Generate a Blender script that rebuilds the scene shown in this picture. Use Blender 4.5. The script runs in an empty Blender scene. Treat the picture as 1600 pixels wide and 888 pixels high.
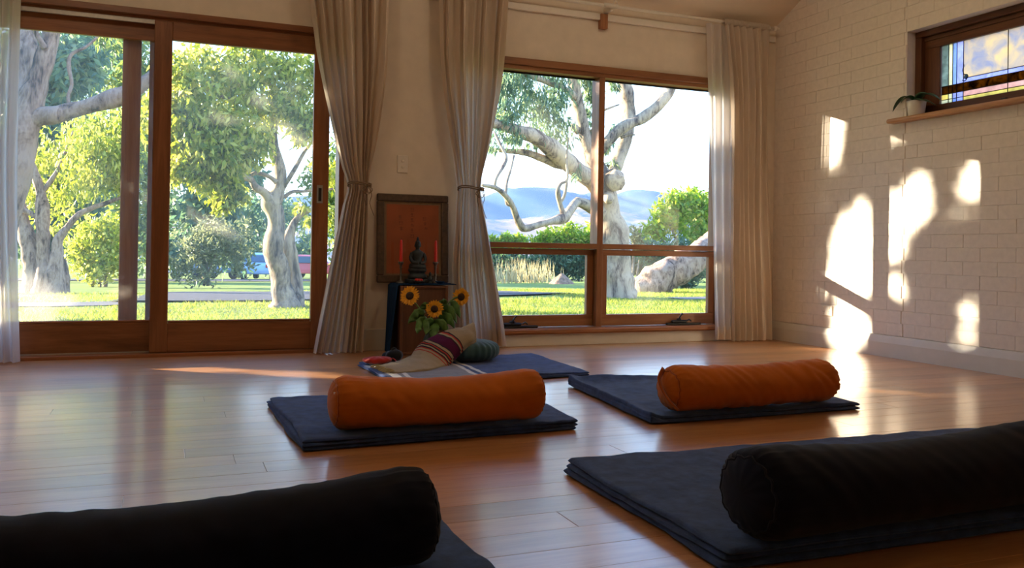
import bpy, bmesh, math, random
import numpy as np
from mathutils import Vector, Matrix, noise

scene = bpy.context.scene
C = scene.collection
random.seed(7)
rng = np.random.default_rng(7)
PI = math.pi

# ------------------------------------------------------------------ camera
cam_data = bpy.data.cameras.new('camera')
cam = bpy.data.objects.new('camera', cam_data)
C.objects.link(cam)
scene.camera = cam
cam_data.sensor_fit = 'HORIZONTAL'
cam_data.sensor_width = 36.0
cam_data.lens = 30.02
cam_data.shift_x = 0.00627
cam_data.shift_y = -0.03895
cam_data.clip_end = 3000
_F = Vector((0.36998356, 0.92901486, 0.00659995))
_R = Vector((0.92887711, -0.37004236, 0.01599897))
_U = Vector((-0.01730554, -0.00021119, 0.99985023))
cam.matrix_world = Matrix(((_R.x, _U.x, -_F.x, -4.63704), (_R.y, _U.y, -_F.y, -5.70492),
                           (_R.z, _U.z, -_F.z, 0.696), (0, 0, 0, 1)))

# ------------------------------------------------------------------ sky, sun, exposure
world = bpy.data.worlds.new('sky')
scene.world = world
world.use_nodes = True
wn = world.node_tree
wn.nodes.clear()
w_out = wn.nodes.new('ShaderNodeOutputWorld')
w_bg = wn.nodes.new('ShaderNodeBackground')
w_tc = wn.nodes.new('ShaderNodeTexCoord')
w_sep = wn.nodes.new('ShaderNodeSeparateXYZ')
w_ramp = wn.nodes.new('ShaderNodeValToRGB')
wn.links.new(w_tc.outputs['Generated'], w_sep.inputs[0])
wn.links.new(w_sep.outputs['Z'], w_ramp.inputs[0])
wn.links.new(w_ramp.outputs[0], w_bg.inputs[0])
wn.links.new(w_bg.outputs[0], w_out.inputs[0])
cr = w_ramp.color_ramp
cr.elements[0].position = 0.0
cr.elements[0].color = (0.78, 0.86, 1.0, 1)
cr.elements[1].position = 0.75
cr.elements[1].color = (0.22, 0.42, 0.95, 1)
e = cr.elements.new(0.12); e.color = (0.55, 0.76, 1.0, 1)
e = cr.elements.new(0.30); e.color = (0.34, 0.58, 1.0, 1)
w_bg.inputs[1].default_value = 3.0

SUN = Vector((0.8, -0.6, -0.215)).normalized()      # the way the light travels
sun_data = bpy.data.lights.new('sun', 'SUN')
sun = bpy.data.objects.new('sun', sun_data)
C.objects.link(sun)
sun.rotation_euler = SUN.to_track_quat('-Z', 'Y').to_euler()
sun.location = (-30, 22, 9)
sun_data.energy = 30.0
sun_data.angle = math.radians(0.55)
sun_data.color = (1.0, 0.86, 0.66)

scene.view_settings.view_transform = 'Standard'
scene.view_settings.look = 'None'
scene.view_settings.exposure = 0.5
scene.view_settings.gamma = 1.0
scene.view_settings.use_curve_mapping = False
scene.cycles.max_bounces = 10
scene.cycles.diffuse_bounces = 8
scene.cycles.glossy_bounces = 4
scene.cycles.transmission_bounces = 6
scene.cycles.transparent_max_bounces = 16
scene.cycles.sample_clamp_indirect = 8.0
scene.cycles.use_denoising = True

# ------------------------------------------------------------------ materials
def new_mat(name):
    m = bpy.data.materials.new(name)
    m.use_nodes = True
    nt = m.node_tree
    b = nt.nodes['Principled BSDF']
    return m, nt, b

def coords(nt, scale=(1, 1, 1), space='Object'):
    mp = nt.nodes.new('ShaderNodeMapping')
    mp.inputs['Scale'].default_value = scale
    if space == 'World':
        g = nt.nodes.new('ShaderNodeNewGeometry')
        nt.links.new(g.outputs['Position'], mp.inputs[0])
    else:
        t = nt.nodes.new('ShaderNodeTexCoord')
        nt.links.new(t.outputs[space], mp.inputs[0])
    return mp

def noise_tex(nt, vec, scale, detail=4, rough=.55, dist=0):
    n = nt.nodes.new('ShaderNodeTexNoise')
    n.inputs['Scale'].default_value = scale
    n.inputs['Detail'].default_value = detail
    n.inputs['Roughness'].default_value = rough
    n.inputs['Distortion'].default_value = dist
    nt.links.new(vec.outputs[0], n.inputs['Vector'])
    return n

def ramp(nt, fac, stops):
    r = nt.nodes.new('ShaderNodeValToRGB')
    nt.links.new(fac, r.inputs[0])
    el = r.color_ramp.elements
    while len(el) < len(stops):
        el.new(0.5)
    for i, (p, c) in enumerate(stops):
        el[i].position = p
        el[i].color = (*c, 1)
    return r

def bump(nt, b, height, strength, dist):
    bp = nt.nodes.new('ShaderNodeBump')
    bp.inputs['Strength'].default_value = strength
    bp.inputs['Distance'].default_value = dist
    nt.links.new(height, bp.inputs['Height'])
    nt.links.new(bp.outputs[0], b.inputs['Normal'])
    return bp

def simple(name, col, rough=.6, metal=0, nscale=30, var=.12, bstr=0, bdist=.002, stretch=(1, 1, 1), space='Object', spec=.5):
    m, nt, b = new_mat(name)
    mp = coords(nt, stretch, space)
    n = noise_tex(nt, mp, nscale)
    lo = tuple(max(0, c * (1 - var)) for c in col)
    hi = tuple(min(1, c * (1 + var)) for c in col)
    r = ramp(nt, n.outputs[0], [(.3, lo), (.7, hi)])
    nt.links.new(r.outputs[0], b.inputs['Base Color'])
    b.inputs['Roughness'].default_value = rough
    b.inputs['Metallic'].default_value = metal
    b.inputs['Specular IOR Level'].default_value = spec
    if bstr:
        bump(nt, b, n.outputs[0], bstr, bdist)
    return m

def wood(name, dark, mid, light, axis='X', rough=.45, rnd=True, space='World', coat=0):
    m, nt, b = new_mat(name)
    sc = {'X': (1.2, 14, 14), 'Y': (14, 1.2, 14), 'Z': (14, 14, 1.2)}[axis]
    mp = coords(nt, sc, space)
    if rnd:
        oi = nt.nodes.new('ShaderNodeObjectInfo')
        mul = nt.nodes.new('ShaderNodeMath'); mul.operation = 'MULTIPLY'; mul.inputs[1].default_value = 37.0
        nt.links.new(oi.outputs['Random'], mul.inputs[0])
        cmb = nt.nodes.new('ShaderNodeCombineXYZ')
        for k in range(3):
            nt.links.new(mul.outputs[0], cmb.inputs[k])
        nt.links.new(cmb.outputs[0], mp.inputs['Location'])
    n1 = noise_tex(nt, mp, 1.6, 6, .6, .6)
    n2 = noise_tex(nt, mp, 9, 3, .6)
    mx = nt.nodes.new('ShaderNodeMath'); mx.operation = 'MULTIPLY_ADD'
    nt.links.new(n2.outputs[0], mx.inputs[0]); mx.inputs[1].default_value = .35
    nt.links.new(n1.outputs[0], mx.inputs[2])
    r = ramp(nt, mx.outputs[0], [(.42, dark), (.66, mid), (.9, light)])
    col = r.outputs[0]
    if rnd:
        hsv = nt.nodes.new('ShaderNodeHueSaturation')
        mr = nt.nodes.new('ShaderNodeMapRange')
        mr.inputs['To Min'].default_value = .82; mr.inputs['To Max'].default_value = 1.15
        nt.links.new(oi.outputs['Random'], mr.inputs['Value'])
        nt.links.new(mr.outputs[0], hsv.inputs['Value'])
        nt.links.new(col, hsv.inputs['Color'])
        col = hsv.outputs[0]
    nt.links.new(col, b.inputs['Base Color'])
    b.inputs['Roughness'].default_value = rough
    b.inputs['Coat Weight'].default_value = coat
    b.inputs['Coat Roughness'].default_value = .18
    bump(nt, b, n2.outputs[0], .12, .001)
    return m

def cloth(name, col, rough=.9, weave=900, var=.25, bstr=.35, bdist=.0015, sheen=.3, fold=14):
    m, nt, b = new_mat(name)
    mp = coords(nt)
    n1 = noise_tex(nt, mp, fold, 5, .6)
    n2 = noise_tex(nt, mp, weave, 2, .5)
    r = ramp(nt, n1.outputs[0], [(.3, tuple(c * (1 - var) for c in col)), (.72, tuple(min(1, c * (1 + var)) for c in col))])
    nt.links.new(r.outputs[0], b.inputs['Base Color'])
    b.inputs['Roughness'].default_value = rough
    b.inputs['Specular IOR Level'].default_value = .15
    b.inputs['Sheen Weight'].default_value = sheen
    b.inputs['Sheen Roughness'].default_value = .5
    ad = nt.nodes.new('ShaderNodeMath'); ad.operation = 'MULTIPLY_ADD'
    nt.links.new(n2.outputs[0], ad.inputs[0]); ad.inputs[1].default_value = .4
    nt.links.new(n1.outputs[0], ad.inputs[2])
    bump(nt, b, ad.outputs[0], bstr, bdist)
    return m

def translucent_cloth(name, col, trans, see=0.0):
    m, nt, b = new_mat(name)
    mp = coords(nt, (1, 1, .15))
    n = noise_tex(nt, mp, 60, 3)
    r = ramp(nt, n.outputs[0], [(.3, tuple(c * .93 for c in col)), (.7, col)])
    nt.links.new(r.outputs[0], b.inputs['Base Color'])
    b.inputs['Roughness'].default_value = .95
    b.inputs['Specular IOR Level'].default_value = .1
    t = nt.nodes.new('ShaderNodeBsdfTranslucent')
    nt.links.new(r.outputs[0], t.inputs[0])
    mix = nt.nodes.new('ShaderNodeMixShader'); mix.inputs[0].default_value = trans
    nt.links.new(b.outputs[0], mix.inputs[1]); nt.links.new(t.outputs[0], mix.inputs[2])
    out = nt.nodes['Material Output']
    last = mix
    if see:
        tp = nt.nodes.new('ShaderNodeBsdfTransparent')
        m2 = nt.nodes.new('ShaderNodeMixShader'); m2.inputs[0].default_value = see
        nt.links.new(mix.outputs[0], m2.inputs[1]); nt.links.new(tp.outputs[0], m2.inputs[2])
        last = m2
    nt.links.new(last.outputs[0], out.inputs[0])
    return m

def glass(name, dirt=0.0, streak=(0, 0, 1), tint=(.97, .98, .97)):
    m, nt, b = new_mat(name)
    nt.nodes.remove(b)
    out = nt.nodes['Material Output']
    tp = nt.nodes.new('ShaderNodeBsdfTransparent'); tp.inputs[0].default_value = (*tint, 1)
    gl = nt.nodes.new('ShaderNodeBsdfGlossy'); gl.inputs['Roughness'].default_value = .01
    fr = nt.nodes.new('ShaderNodeFresnel'); fr.inputs[0].default_value = 1.45
    mix = nt.nodes.new('ShaderNodeMixShader')
    ge = nt.nodes.new('ShaderNodeNewGeometry')
    fm = nt.nodes.new('ShaderNodeMath'); fm.operation = 'MULTIPLY_ADD'; fm.use_clamp = True      # no inner reflection: the pane is thin
    nt.links.new(ge.outputs['Backfacing'], fm.inputs[0]); fm.inputs[1].default_value = -2.0; nt.links.new(fr.outputs[0], fm.inputs[2])
    nt.links.new(fm.outputs[0], mix.inputs[0]); nt.links.new(tp.outputs[0], mix.inputs[1]); nt.links.new(gl.outputs[0], mix.inputs[2])
    last = mix
    if dirt:
        mp = coords(nt, (1, 1, 1), 'World')
        n = noise_tex(nt, mp, 2.2, 6, .62)
        mr = nt.nodes.new('ShaderNodeMapRange')
        mr.inputs['From Min'].default_value = .3; mr.inputs['From Max'].default_value = .75
        mr.inputs['To Min'].default_value = dirt * .45; mr.inputs['To Max'].default_value = dirt * 1.5
        nt.links.new(n.outputs[0], mr.inputs['Value'])
        tr = nt.nodes.new('ShaderNodeBsdfTranslucent'); tr.inputs[0].default_value = (.9, .88, .84, 1)
        m2 = nt.nodes.new('ShaderNodeMixShader')
        nt.links.new(mr.outputs[0], m2.inputs[0]); nt.links.new(mix.outputs[0], m2.inputs[1]); nt.links.new(tr.outputs[0], m2.inputs[2])
        last = m2
    nt.links.new(last.outputs[0], out.inputs[0])
    return m

def leaf_mat(name, stops, trans=.45, rough=.45):
    m, nt, b = new_mat(name)
    g = nt.nodes.new('ShaderNodeNewGeometry')
    r = ramp(nt, g.outputs['Random Per Island'], stops)
    nt.links.new(r.outputs[0], b.inputs['Base Color'])
    b.inputs['Roughness'].default_value = rough
    b.inputs['Specular IOR Level'].default_value = .3
    t = nt.nodes.new('ShaderNodeBsdfTranslucent')
    hs = nt.nodes.new('ShaderNodeHueSaturation'); hs.inputs['Value'].default_value = 1.3; hs.inputs['Saturation'].default_value = 1.1
    nt.links.new(r.outputs[0], hs.inputs['Color']); nt.links.new(hs.outputs[0], t.inputs[0])
    mix = nt.nodes.new('ShaderNodeMixShader'); mix.inputs[0].default_value = trans
    nt.links.new(b.outputs[0], mix.inputs[1]); nt.links.new(t.outputs[0], mix.inputs[2])
    nt.links.new(mix.outputs[0], nt.nodes['Material Output'].inputs[0])
    return m

def bark(name, a, b_, c, scale=3.0):
    m, nt, b = new_mat(name)
    mp = coords(nt, (1, 1, .35), 'World')
    n1 = noise_tex(nt, mp, scale, 6, .65, 1.2)
    n2 = noise_tex(nt, mp, scale * 7, 4, .6, .5)
    mx = nt.nodes.new('ShaderNodeMath'); mx.operation = 'MULTIPLY_ADD'
    nt.links.new(n2.outputs[0], mx.inputs[0]); mx.inputs[1].default_value = .4
    nt.links.new(n1.outputs[0], mx.inputs[2])
    r = ramp(nt, mx.outputs[0], [(.56, a), (.66, b_), (.79, c)])
    nt.links.new(r.outputs[0], b.inputs['Base Color'])
    b.inputs['Roughness'].default_value = .85
    b.inputs['Specular IOR Level'].default_value = .2
    bump(nt, b, mx.outputs[0], .6, .02)
    return m

M = {}
M['timber_x'] = wood('cedar_along_x', (.20, .075, .028), (.30, .12, .045), (.38, .17, .07), 'X', rough=.4)
M['timber_z'] = wood('cedar_along_z', (.20, .075, .028), (.30, .12, .045), (.38, .17, .07), 'Z', rough=.4)
M['door_x'] = wood('door_timber_x', (.16, .055, .018), (.25, .09, .03), (.33, .13, .05), 'X', rough=.38)
M['door_z'] = wood('door_timber_z', (.16, .055, .018), (.25, .09, .03), (.33, .13, .05), 'Z', rough=.38)
M['sill_y'] = wood('sill_timber', (.38, .18, .08), (.50, .26, .12), (.60, .34, .17), 'Y', rough=.4)
M['frame_y'] = wood('dark_frame_y', (.06, .02, .008), (.11, .036, .012), (.16, .06, .02), 'Y', rough=.42)
M['frame_z'] = wood('dark_frame_z', (.06, .02, .008), (.11, .036, .012), (.16, .06, .02), 'Z', rough=.42)
M['plank'] = wood('floor_board', (.36, .15, .05), (.47, .21, .075), (.55, .27, .10), 'X', rough=.36, coat=.7)
M['underfloor'] = simple('floor_gap', (.05, .03, .02), .9)
M['box_wood'] = wood('altar_box_wood', (.09, .035, .018), (.14, .055, .028), (.18, .075, .04), 'Z', rough=.5)
M['plaster'] = simple('plaster_beige', (.74, .65, .54), .85, nscale=9, var=.05, bstr=.25, bdist=.004, space='World', spec=.2)
M['brick_paint'] = simple('painted_brick', (.77, .69, .61), .8, nscale=26, var=.05, bstr=.35, bdist=.006, space='World', spec=.25)
M['ceiling'] = simple('ceiling_paint', (.80, .70, .57), .9, nscale=4, var=.03, space='World', spec=.2)
M['skirting'] = simple('skirting_paint', (.66, .62, .56), .45, nscale=12, var=.03, spec=.4)
M['white_paint'] = simple('white_paint', (.78, .73, .65), .45, nscale=20, var=.03)
M['plastic'] = simple('white_plastic', (.74, .68, .60), .35, nscale=40, var=.02)
M['black_metal'] = simple('black_metal', (.012, .013, .014), .4, nscale=80, var=.2)
M['lock_metal'] = simple('satin_metal', (.42, .41, .39), .35, metal=.8, nscale=90, var=.08)
M['track_metal'] = simple('track_aluminium', (.42, .38, .34), .4, metal=.5, nscale=60, var=.08)
M['lead'] = simple('lead_came', (.03, .03, .035), .5, metal=.3, nscale=90, var=.15)
M['curtain'] = translucent_cloth('linen_curtain', (.74, .63, .52), .22)
M['liner'] = translucent_cloth('white_liner', (.82, .77, .74), .5, .12)
M['jute'] = simple('jute_cord', (.20, .13, .07), .9, nscale=200, var=.3, bstr=.3)
M['orange'] = cloth('orange_cotton', (.50, .125, .008), .85, var=.12, fold=9, sheen=.15)
M['orange_seam'] = cloth('orange_seam', (.36, .08, .006), .9, var=.15)
M['navy'] = cloth('navy_cotton', (.0045, .006, .016), .95, var=.3, sheen=.07)
M['navy_seam'] = cloth('navy_seam', (.012, .013, .022), .95, var=.3, sheen=.05)
M['blanket'] = cloth('navy_blanket', (.032, .058, .165), .95, weave=420, var=.35, bstr=.6, bdist=.004, sheen=.1, fold=22)
M['blanket_b'] = cloth('slate_blanket', (.034, .062, .155), .95, weave=420, var=.35, bstr=.6, bdist=.004, sheen=.1, fold=22)
M['teal'] = cloth('teal_cotton', (.05, .10, .105), .9, var=.2, sheen=.15)
M['red_cloth'] = cloth('red_cloth', (.36, .02, .012), .85, var=.2)
M['black_cloth'] = cloth('black_cloth', (.012, .013, .018), .9, var=.3)
M['altar_cloth'] = cloth('blue_altar_cloth', (.006, .034, .11), .9, var=.25, sheen=0)
M['candle'] = simple('red_wax', (.62, .025, .02), .4, nscale=30, var=.08)
M['pewter'] = simple('dark_pewter', (.16, .15, .14), .35, metal=.8, nscale=60, var=.2)
M['statue'] = simple('dark_bronze', (.02, .03, .038), .5, metal=.3, nscale=25, var=.4, bstr=.2)
M['canvas'] = simple('orange_print', (.36, .08, .022), .7, nscale=7, var=.16)
M['ink'] = simple('faded_ink', (.17, .03, .012), .7, nscale=50, var=.1)
M['mat_board'] = simple('brown_mount', (.26, .15, .08), .8, nscale=60, var=.1)
M['pic_frame'] = simple('dark_picture_frame', (.085, .05, .03), .6, nscale=40, var=.3, bstr=.3)
M['ceramic'] = simple('white_ceramic', (.72, .68, .62), .3, nscale=20, var=.04)
M['vase'] = simple('green_glazed_vase', (.05, .07, .05), .3, nscale=20, var=.1)
M['orchid'] = simple('orchid_leaf', (.025, .075, .03), .35, nscale=30, var=.3)
M['petal'] = simple('sunflower_petal', (.88, .42, .012), .6, nscale=60, var=.15)
M['seed'] = simple('sunflower_seed', (.045, .022, .012), .9, nscale=240, var=.5, bstr=.8, bdist=.003)
M['sf_leaf'] = simple('sunflower_leaf', (.075, .17, .03), .55, nscale=22, var=.35, bstr=.3)
M['sf_stem'] = simple('sunflower_stem', (.10, .20, .05), .6, nscale=40, var=.2)
M['soil'] = simple('soil', (.05, .035, .025), .95, nscale=90, var=.4, bstr=.6)
M['glass_clear'] = glass('window_glass', .012)
M['glass_door'] = glass('door_glass', .05)
M['glass_pic'] = glass('picture_glass', 0)

# outdoor
M['lawn'] = simple('lawn', (.17, .21, .04), .9, nscale=2.2, var=.4, bstr=.5, bdist=.05, space='World', spec=.1)
M['blade'] = leaf_mat('grass_blade', [(0, (.11, .17, .022)), (.5, (.25, .29, .045)), (1, (.44, .42, .10))], .45, .6)
M['gravel'] = simple('pale_gravel', (.14, .13, .125), .95, nscale=60, var=.25, bstr=.4, space='World', spec=.1)
M['asphalt'] = simple('dark_gravel', (.075, .07, .075), .95, nscale=14, var=.45, bstr=.5, space='World', spec=.1)
M['bark_cream'] = bark('cream_gum_bark', (.065, .05, .042), (.23, .175, .125), (.40, .31, .205), 3.8)
M['bark_tan'] = bark('tan_gum_bark', (.055, .038, .03), (.23, .145, .10), (.38, .265, .185), 4.6)
M['bark_grey'] = bark('grey_bark', (.04, .033, .03), (.12, .10, .08), (.24, .2, .16), 3)
M['leaf_gum'] = leaf_mat('gum_leaf', [(0, (.10, .17, .06)), (.6, (.22, .29, .07)), (1, (.44, .43, .12))], .42)
M['leaf_lime'] = leaf_mat('lime_leaf', [(0, (.12, .17, .025)), (.5, (.34, .38, .05)), (1, (.64, .58, .15))], .5)
M['leaf_blue'] = leaf_mat('blue_gum_leaf', [(0, (.07, .14, .09)), (.6, (.14, .22, .12)), (1, (.30, .34, .15))], .42)
M['leaf_olive'] = leaf_mat('olive_leaf', [(0, (.08, .10, .05)), (.6, (.17, .19, .09)), (1, (.30, .30, .15))], .4)
M['leaf_teal'] = leaf_mat('dark_shrub_leaf', [(0, (.04, .09, .05)), (.6, (.09, .16, .08)), (1, (.17, .24, .11))], .35)
M['leaf_green'] = leaf_mat('bright_shrub_leaf', [(0, (.12, .22, .03)), (.6, (.26, .38, .04)), (1, (.5, .45, .08))], .45)
M['straw'] = leaf_mat('dry_reed', [(0, (.40, .32, .16)), (1, (.62, .52, .30))], .4)
M['mulch'] = simple('mulch_heap', (.25, .15, .09), .95, nscale=12, var=.4, bstr=.7, bdist=.05, space='World')
M['car_blue'] = simple('pale_blue_car_paint', (.32, .50, .72), .3, nscale=6, var=.02)
M['car_red'] = simple('pink_red_car_paint', (.72, .16, .20), .3, nscale=6, var=.02)
M['car_grey'] = simple('grey_blue_car_paint', (.25, .33, .46), .3, nscale=6, var=.02)
M['car_glass'] = simple('car_window', (.05, .10, .16), .1, nscale=6, var=.02)
M['tyre'] = simple('tyre', (.02, .02, .02), .8, nscale=60, var=.2)
M['lamp_red'] = simple('tail_lamp', (.5, .03, .03), .3, nscale=20, var=.05)

def hill_mat(name, tree, field, scale, lo, hi):
    m, nt, b = new_mat(name)
    mp = coords(nt, (1, .6, 2.5), 'World')
    n = noise_tex(nt, mp, scale, 5, .6)
    n2 = noise_tex(nt, mp, scale * 14, 3, .7)
    mx = nt.nodes.new('ShaderNodeMath'); mx.operation = 'MULTIPLY_ADD'
    nt.links.new(n2.outputs[0], mx.inputs[0]); mx.inputs[1].default_value = .3
    nt.links.new(n.outputs[0], mx.inputs[2])
    r = ramp(nt, mx.outputs[0], [(lo, tree), (hi, field)])
    nt.links.new(r.outputs[0], b.inputs['Base Color'])
    b.inputs['Roughness'].default_value = .95
    b.inputs['Specular IOR Level'].default_value = .05
    return m
M['hill_far'] = hill_mat('hazed_wooded_range', (.035, .065, .10), (.11, .11, .11), .009, .64, .92)  # blue in the tree tone is distance haze put into the colour
M['hill_near'] = hill_mat('grazed_slope', (.035, .06, .065), (.26, .17, .13), .014, .58, .70)

# ------------------------------------------------------------------ mesh helpers
def obj(name, me, mat=None, parent=None):
    o = bpy.data.objects.new(name, me)
    C.objects.link(o)
    if mat is not None:
        ms = mat if isinstance(mat, (list, tuple)) else [mat]
        for mm in ms:
            me.materials.append(mm)
    if parent is not None:
        o.parent = parent
        if parent.parent is None and parent.type == 'EMPTY' and tuple(parent.location) != (0, 0, 0):
            o.matrix_parent_inverse = Matrix.Translation(-parent.location)
        elif parent.parent is not None and parent.get('_inv'):
            pass
    return o

class MB:
    def __init__(self):
        self.v = []; self.f = []; self.mi = []
    def add(self, vs, fs, mi=0):
        n = len(self.v)
        self.v += [tuple(p) for p in vs]
        self.f += [tuple(i + n for i in f) for f in fs]
        self.mi += [mi] * len(fs)
    def box(self, x0, x1, y0, y1, z0, z1, b=0, mi=0):
        if b <= 0:
            vs = [(x, y, z) for x in (x0, x1) for y in (y0, y1) for z in (z0, z1)]
            fs = [(0, 1, 3, 2), (4, 6, 7, 5), (0, 4, 5, 1), (2, 3, 7, 6), (0, 2, 6, 4), (1, 5, 7, 3)]
            self.add(vs, fs, mi)
            return
        b = min(b, (x1 - x0) * .45, (y1 - y0) * .45, (z1 - z0) * .45)
        bm = bmesh.new()
        bmesh.ops.create_cube(bm, size=1, matrix=Matrix.Translation(((x0 + x1) / 2, (y0 + y1) / 2, (z0 + z1) / 2)) @ Matrix.Diagonal((x1 - x0, y1 - y0, z1 - z0, 1)))
        bmesh.ops.bevel(bm, geom=bm.edges[:], offset=b, segments=1, affect='EDGES')
        bm.verts.index_update()
        self.add([v.co[:] for v in bm.verts], [[v.index for v in f.verts] for f in bm.faces], mi)
        bm.free()
    def tube(self, pts, rad, seg=8, cap=True, mi=0, wob=0.0, wf=3.0, flat=1.0):
        P = [Vector(p) for p in pts]
        n = len(P)
        if not hasattr(rad, '__len__'):
            rad = [rad] * n
        ref = None
        vs = []; fs = []
        for i in range(n):
            t = (P[min(i + 1, n - 1)] - P[max(i - 1, 0)])
            t = t.normalized() if t.length > 1e-9 else Vector((0, 0, 1))
            if ref is None:
                a = Vector((0, 0, 1)) if abs(t.z) < .9 else Vector((1, 0, 0))
                ref = a.cross(t).normalized()
            ref = (ref - t * ref.dot(t))
            ref = ref.normalized() if ref.length > 1e-6 else t.orthogonal().normalized()
            bi = t.cross(ref)
            for k in range(seg):
                an = 2 * PI * k / seg
                d = ref * math.cos(an) + bi * math.sin(an) * flat
                r = rad[i]
                if wob:
                    q = P[i] + d * r
                    r *= 1 + wob * noise.noise(q * wf) + wob * .5 * noise.noise(q * wf * 2.7)
                vs.append(P[i] + d * r)
        for i in range(n - 1):
            for k in range(seg):
                k2 = (k + 1) % seg
                fs.append((i * seg + k, i * seg + k2, (i + 1) * seg + k2, (i + 1) * seg + k))
        if cap:
            fs.append(tuple(range(seg))[::-1])
            fs.append(tuple((n - 1) * seg + k for k in range(seg)))
        self.add(vs, fs, mi)
    def lathe(self, prof, seg=24, center=(0, 0, 0), mi=0):
        vs = []; fs = []
        for (r, z) in prof:
            for k in range(seg):
                a = 2 * PI * k / seg
                vs.append((center[0] + r * math.cos(a), center[1] + r * math.sin(a), center[2] + z))
        n = len(prof)
        for i in range(n - 1):
            for k in range(seg):
                k2 = (k + 1) % seg
                fs.append((i * seg + k, i * seg + k2, (i + 1) * seg + k2, (i + 1) * seg + k))
        fs.append(tuple(range(seg))[::-1]); fs.append(tuple((n - 1) * seg + k for k in range(seg)))
        self.add(vs, fs, mi)
    def grid(self, fn, nu, nv, mi=0, closed_u=False):
        vs = [fn(i / nu, j / nv) for j in range(nv + 1) for i in range(nu + 1)]
        fs = []
        for j in range(nv):
            for i in range(nu):
                a = j * (nu + 1) + i
                fs.append((a, a + 1, a + nu + 2, a + nu + 1))
        self.add(vs, fs, mi)
    def mesh(self, name, smooth=False):
        me = bpy.data.meshes.new(name)
        me.from_pydata(self.v, [], self.f)
        me.polygons.foreach_set('material_index', self.mi)
        if smooth:
            me.polygons.foreach_set('use_smooth', [True] * len(me.polygons))
        me.validate(); me.update()
        return me
    def build(self, name, mat, parent=None, smooth=False):
        return obj(name, self.mesh(name, smooth), mat, parent)

def empty(name, loc=(0, 0, 0)):
    o = bpy.data.objects.new(name, None)
    o.empty_display_size = .05
    C.objects.link(o)
    o.location = loc
    return o

def tag(o, label=None, cat=None, group=None, kind=None):
    if label: o['label'] = label
    if cat: o['category'] = cat
    if group: o['group'] = group
    if kind: o['kind'] = kind
    return o

def struct(o):
    o['kind'] = 'structure'
    return o

def box_obj(name, mat, dims, parent=None, b=.002):
    m = MB(); m.box(*dims, b=b)
    return m.build(name, mat, parent)

def spline(pts, per=6):
    """Catmull-Rom through points (any dimension)."""
    P = [np.array(p, float) for p in pts]
    P = [2 * P[0] - P[1]] + P + [2 * P[-1] - P[-2]]
    out = []
    for i in range(1, len(P) - 2):
        for k in range(per):
            t = k / per
            a, b, c, d = P[i - 1], P[i], P[i + 1], P[i + 2]
            out.append(.5 * (2 * b + (c - a) * t + (2 * a - 5 * b + 4 * c - d) * t * t + (3 * b - a - 3 * c + d) * t ** 3))
    out.append(P[-2])
    return out

def quads_mesh(name, V, nper, F):
    """V (N*nper,3); F = per-item faces (list of index tuples of equal length)."""
    N = len(V) // nper
    F = np.array(F)
    faces = (np.arange(N)[:, None, None] * nper + F[None]).reshape(-1, F.shape[1])
    me = bpy.data.meshes.new(name)
    me.vertices.add(len(V)); me.vertices.foreach_set('co', V.astype(np.float32).ravel())
    me.loops.add(faces.size); me.loops.foreach_set('vertex_index', faces.astype(np.int32).ravel())
    me.polygons.add(len(faces))
    me.polygons.foreach_set('loop_start', np.arange(0, faces.size, F.shape[1], dtype=np.int32))
    me.polygons.foreach_set('loop_total', np.full(len(faces), F.shape[1], dtype=np.int32))
    me.update(calc_edges=True); me.validate()
    return me

def leaf_mesh(name, pos, L, W, droop=.5):
    """Folded two-triangle gum leaves at pos."""
    N = len(pos)
    d = rng.normal(size=(N, 3)); d[:, 2] -= droop * 2
    d /= np.linalg.norm(d, axis=1)[:, None]
    s = np.cross(d, rng.normal(size=(N, 3))); s /= np.linalg.norm(s, axis=1)[:, None]
    nrm = np.cross(d, s)
    l = L * rng.uniform(.6, 1.25, (N, 1)); w = W * rng.uniform(.7, 1.2, (N, 1))
    V = np.empty((N, 4, 3))
    V[:, 0] = pos
    V[:, 1] = pos + d * l * .45 + s * w * .5 + nrm * w * .12
    V[:, 2] = pos + d * l
    V[:, 3] = pos + d * l * .45 - s * w * .5 + nrm * w * .12
    return quads_mesh(name, V.reshape(-1, 3), 4, [(0, 1, 2), (0, 2, 3)])

def blob_points(blobs, sprays=True, squash=(1, 1, 1)):
    out = []
    for (x, y, z, r, n) in blobs:
        n = int(n)
        k = max(4, n // 14)
        c = rng.normal(size=(k, 3)); c /= np.linalg.norm(c, axis=1)[:, None]
        c *= (rng.uniform(0, 1, (k, 1)) ** .5) * r * np.array(squash)
        c += (x, y, z)
        idx = rng.integers(0, k, n)
        p = c[idx] + rng.normal(size=(n, 3)) * r * np.array((.16, .16, .22))
        out.append(p)
    return np.concatenate(out)

def tree(name, label, cat, stems, leaves, bark_m, leaf_m, L, W, group=None, droop=.5, seg=10, wob=.25, squash=(1, 1, 1)):
    base = stems[0][0]
    t = empty(name, (base[0], base[1], base[2]))
    tag(t, label, cat, group)
    for i, st in enumerate(stems):
        st = [tuple(p) for p in st]
        if i == 0 or st[0][2] < base[2] + .3:
            b0 = st[0]
            st = [(b0[0], b0[1], b0[2] - .45, b0[3] * 1.1)] + st
        sp = spline(st, 5)
        m = MB()
        m.tube([q[:3] for q in sp], [max(.004, q[3]) for q in sp], seg if i < 3 else 7, True, 0, wob, 3.2)
        m.build('trunk' if i == 0 else 'limb', bark_m, t, True)
    if leaves:
        fo = obj('foliage', leaf_mesh('foliage', blob_points(leaves, squash=squash), L, W, droop), leaf_m, t)
        fo['kind'] = 'stuff'
    return t

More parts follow.
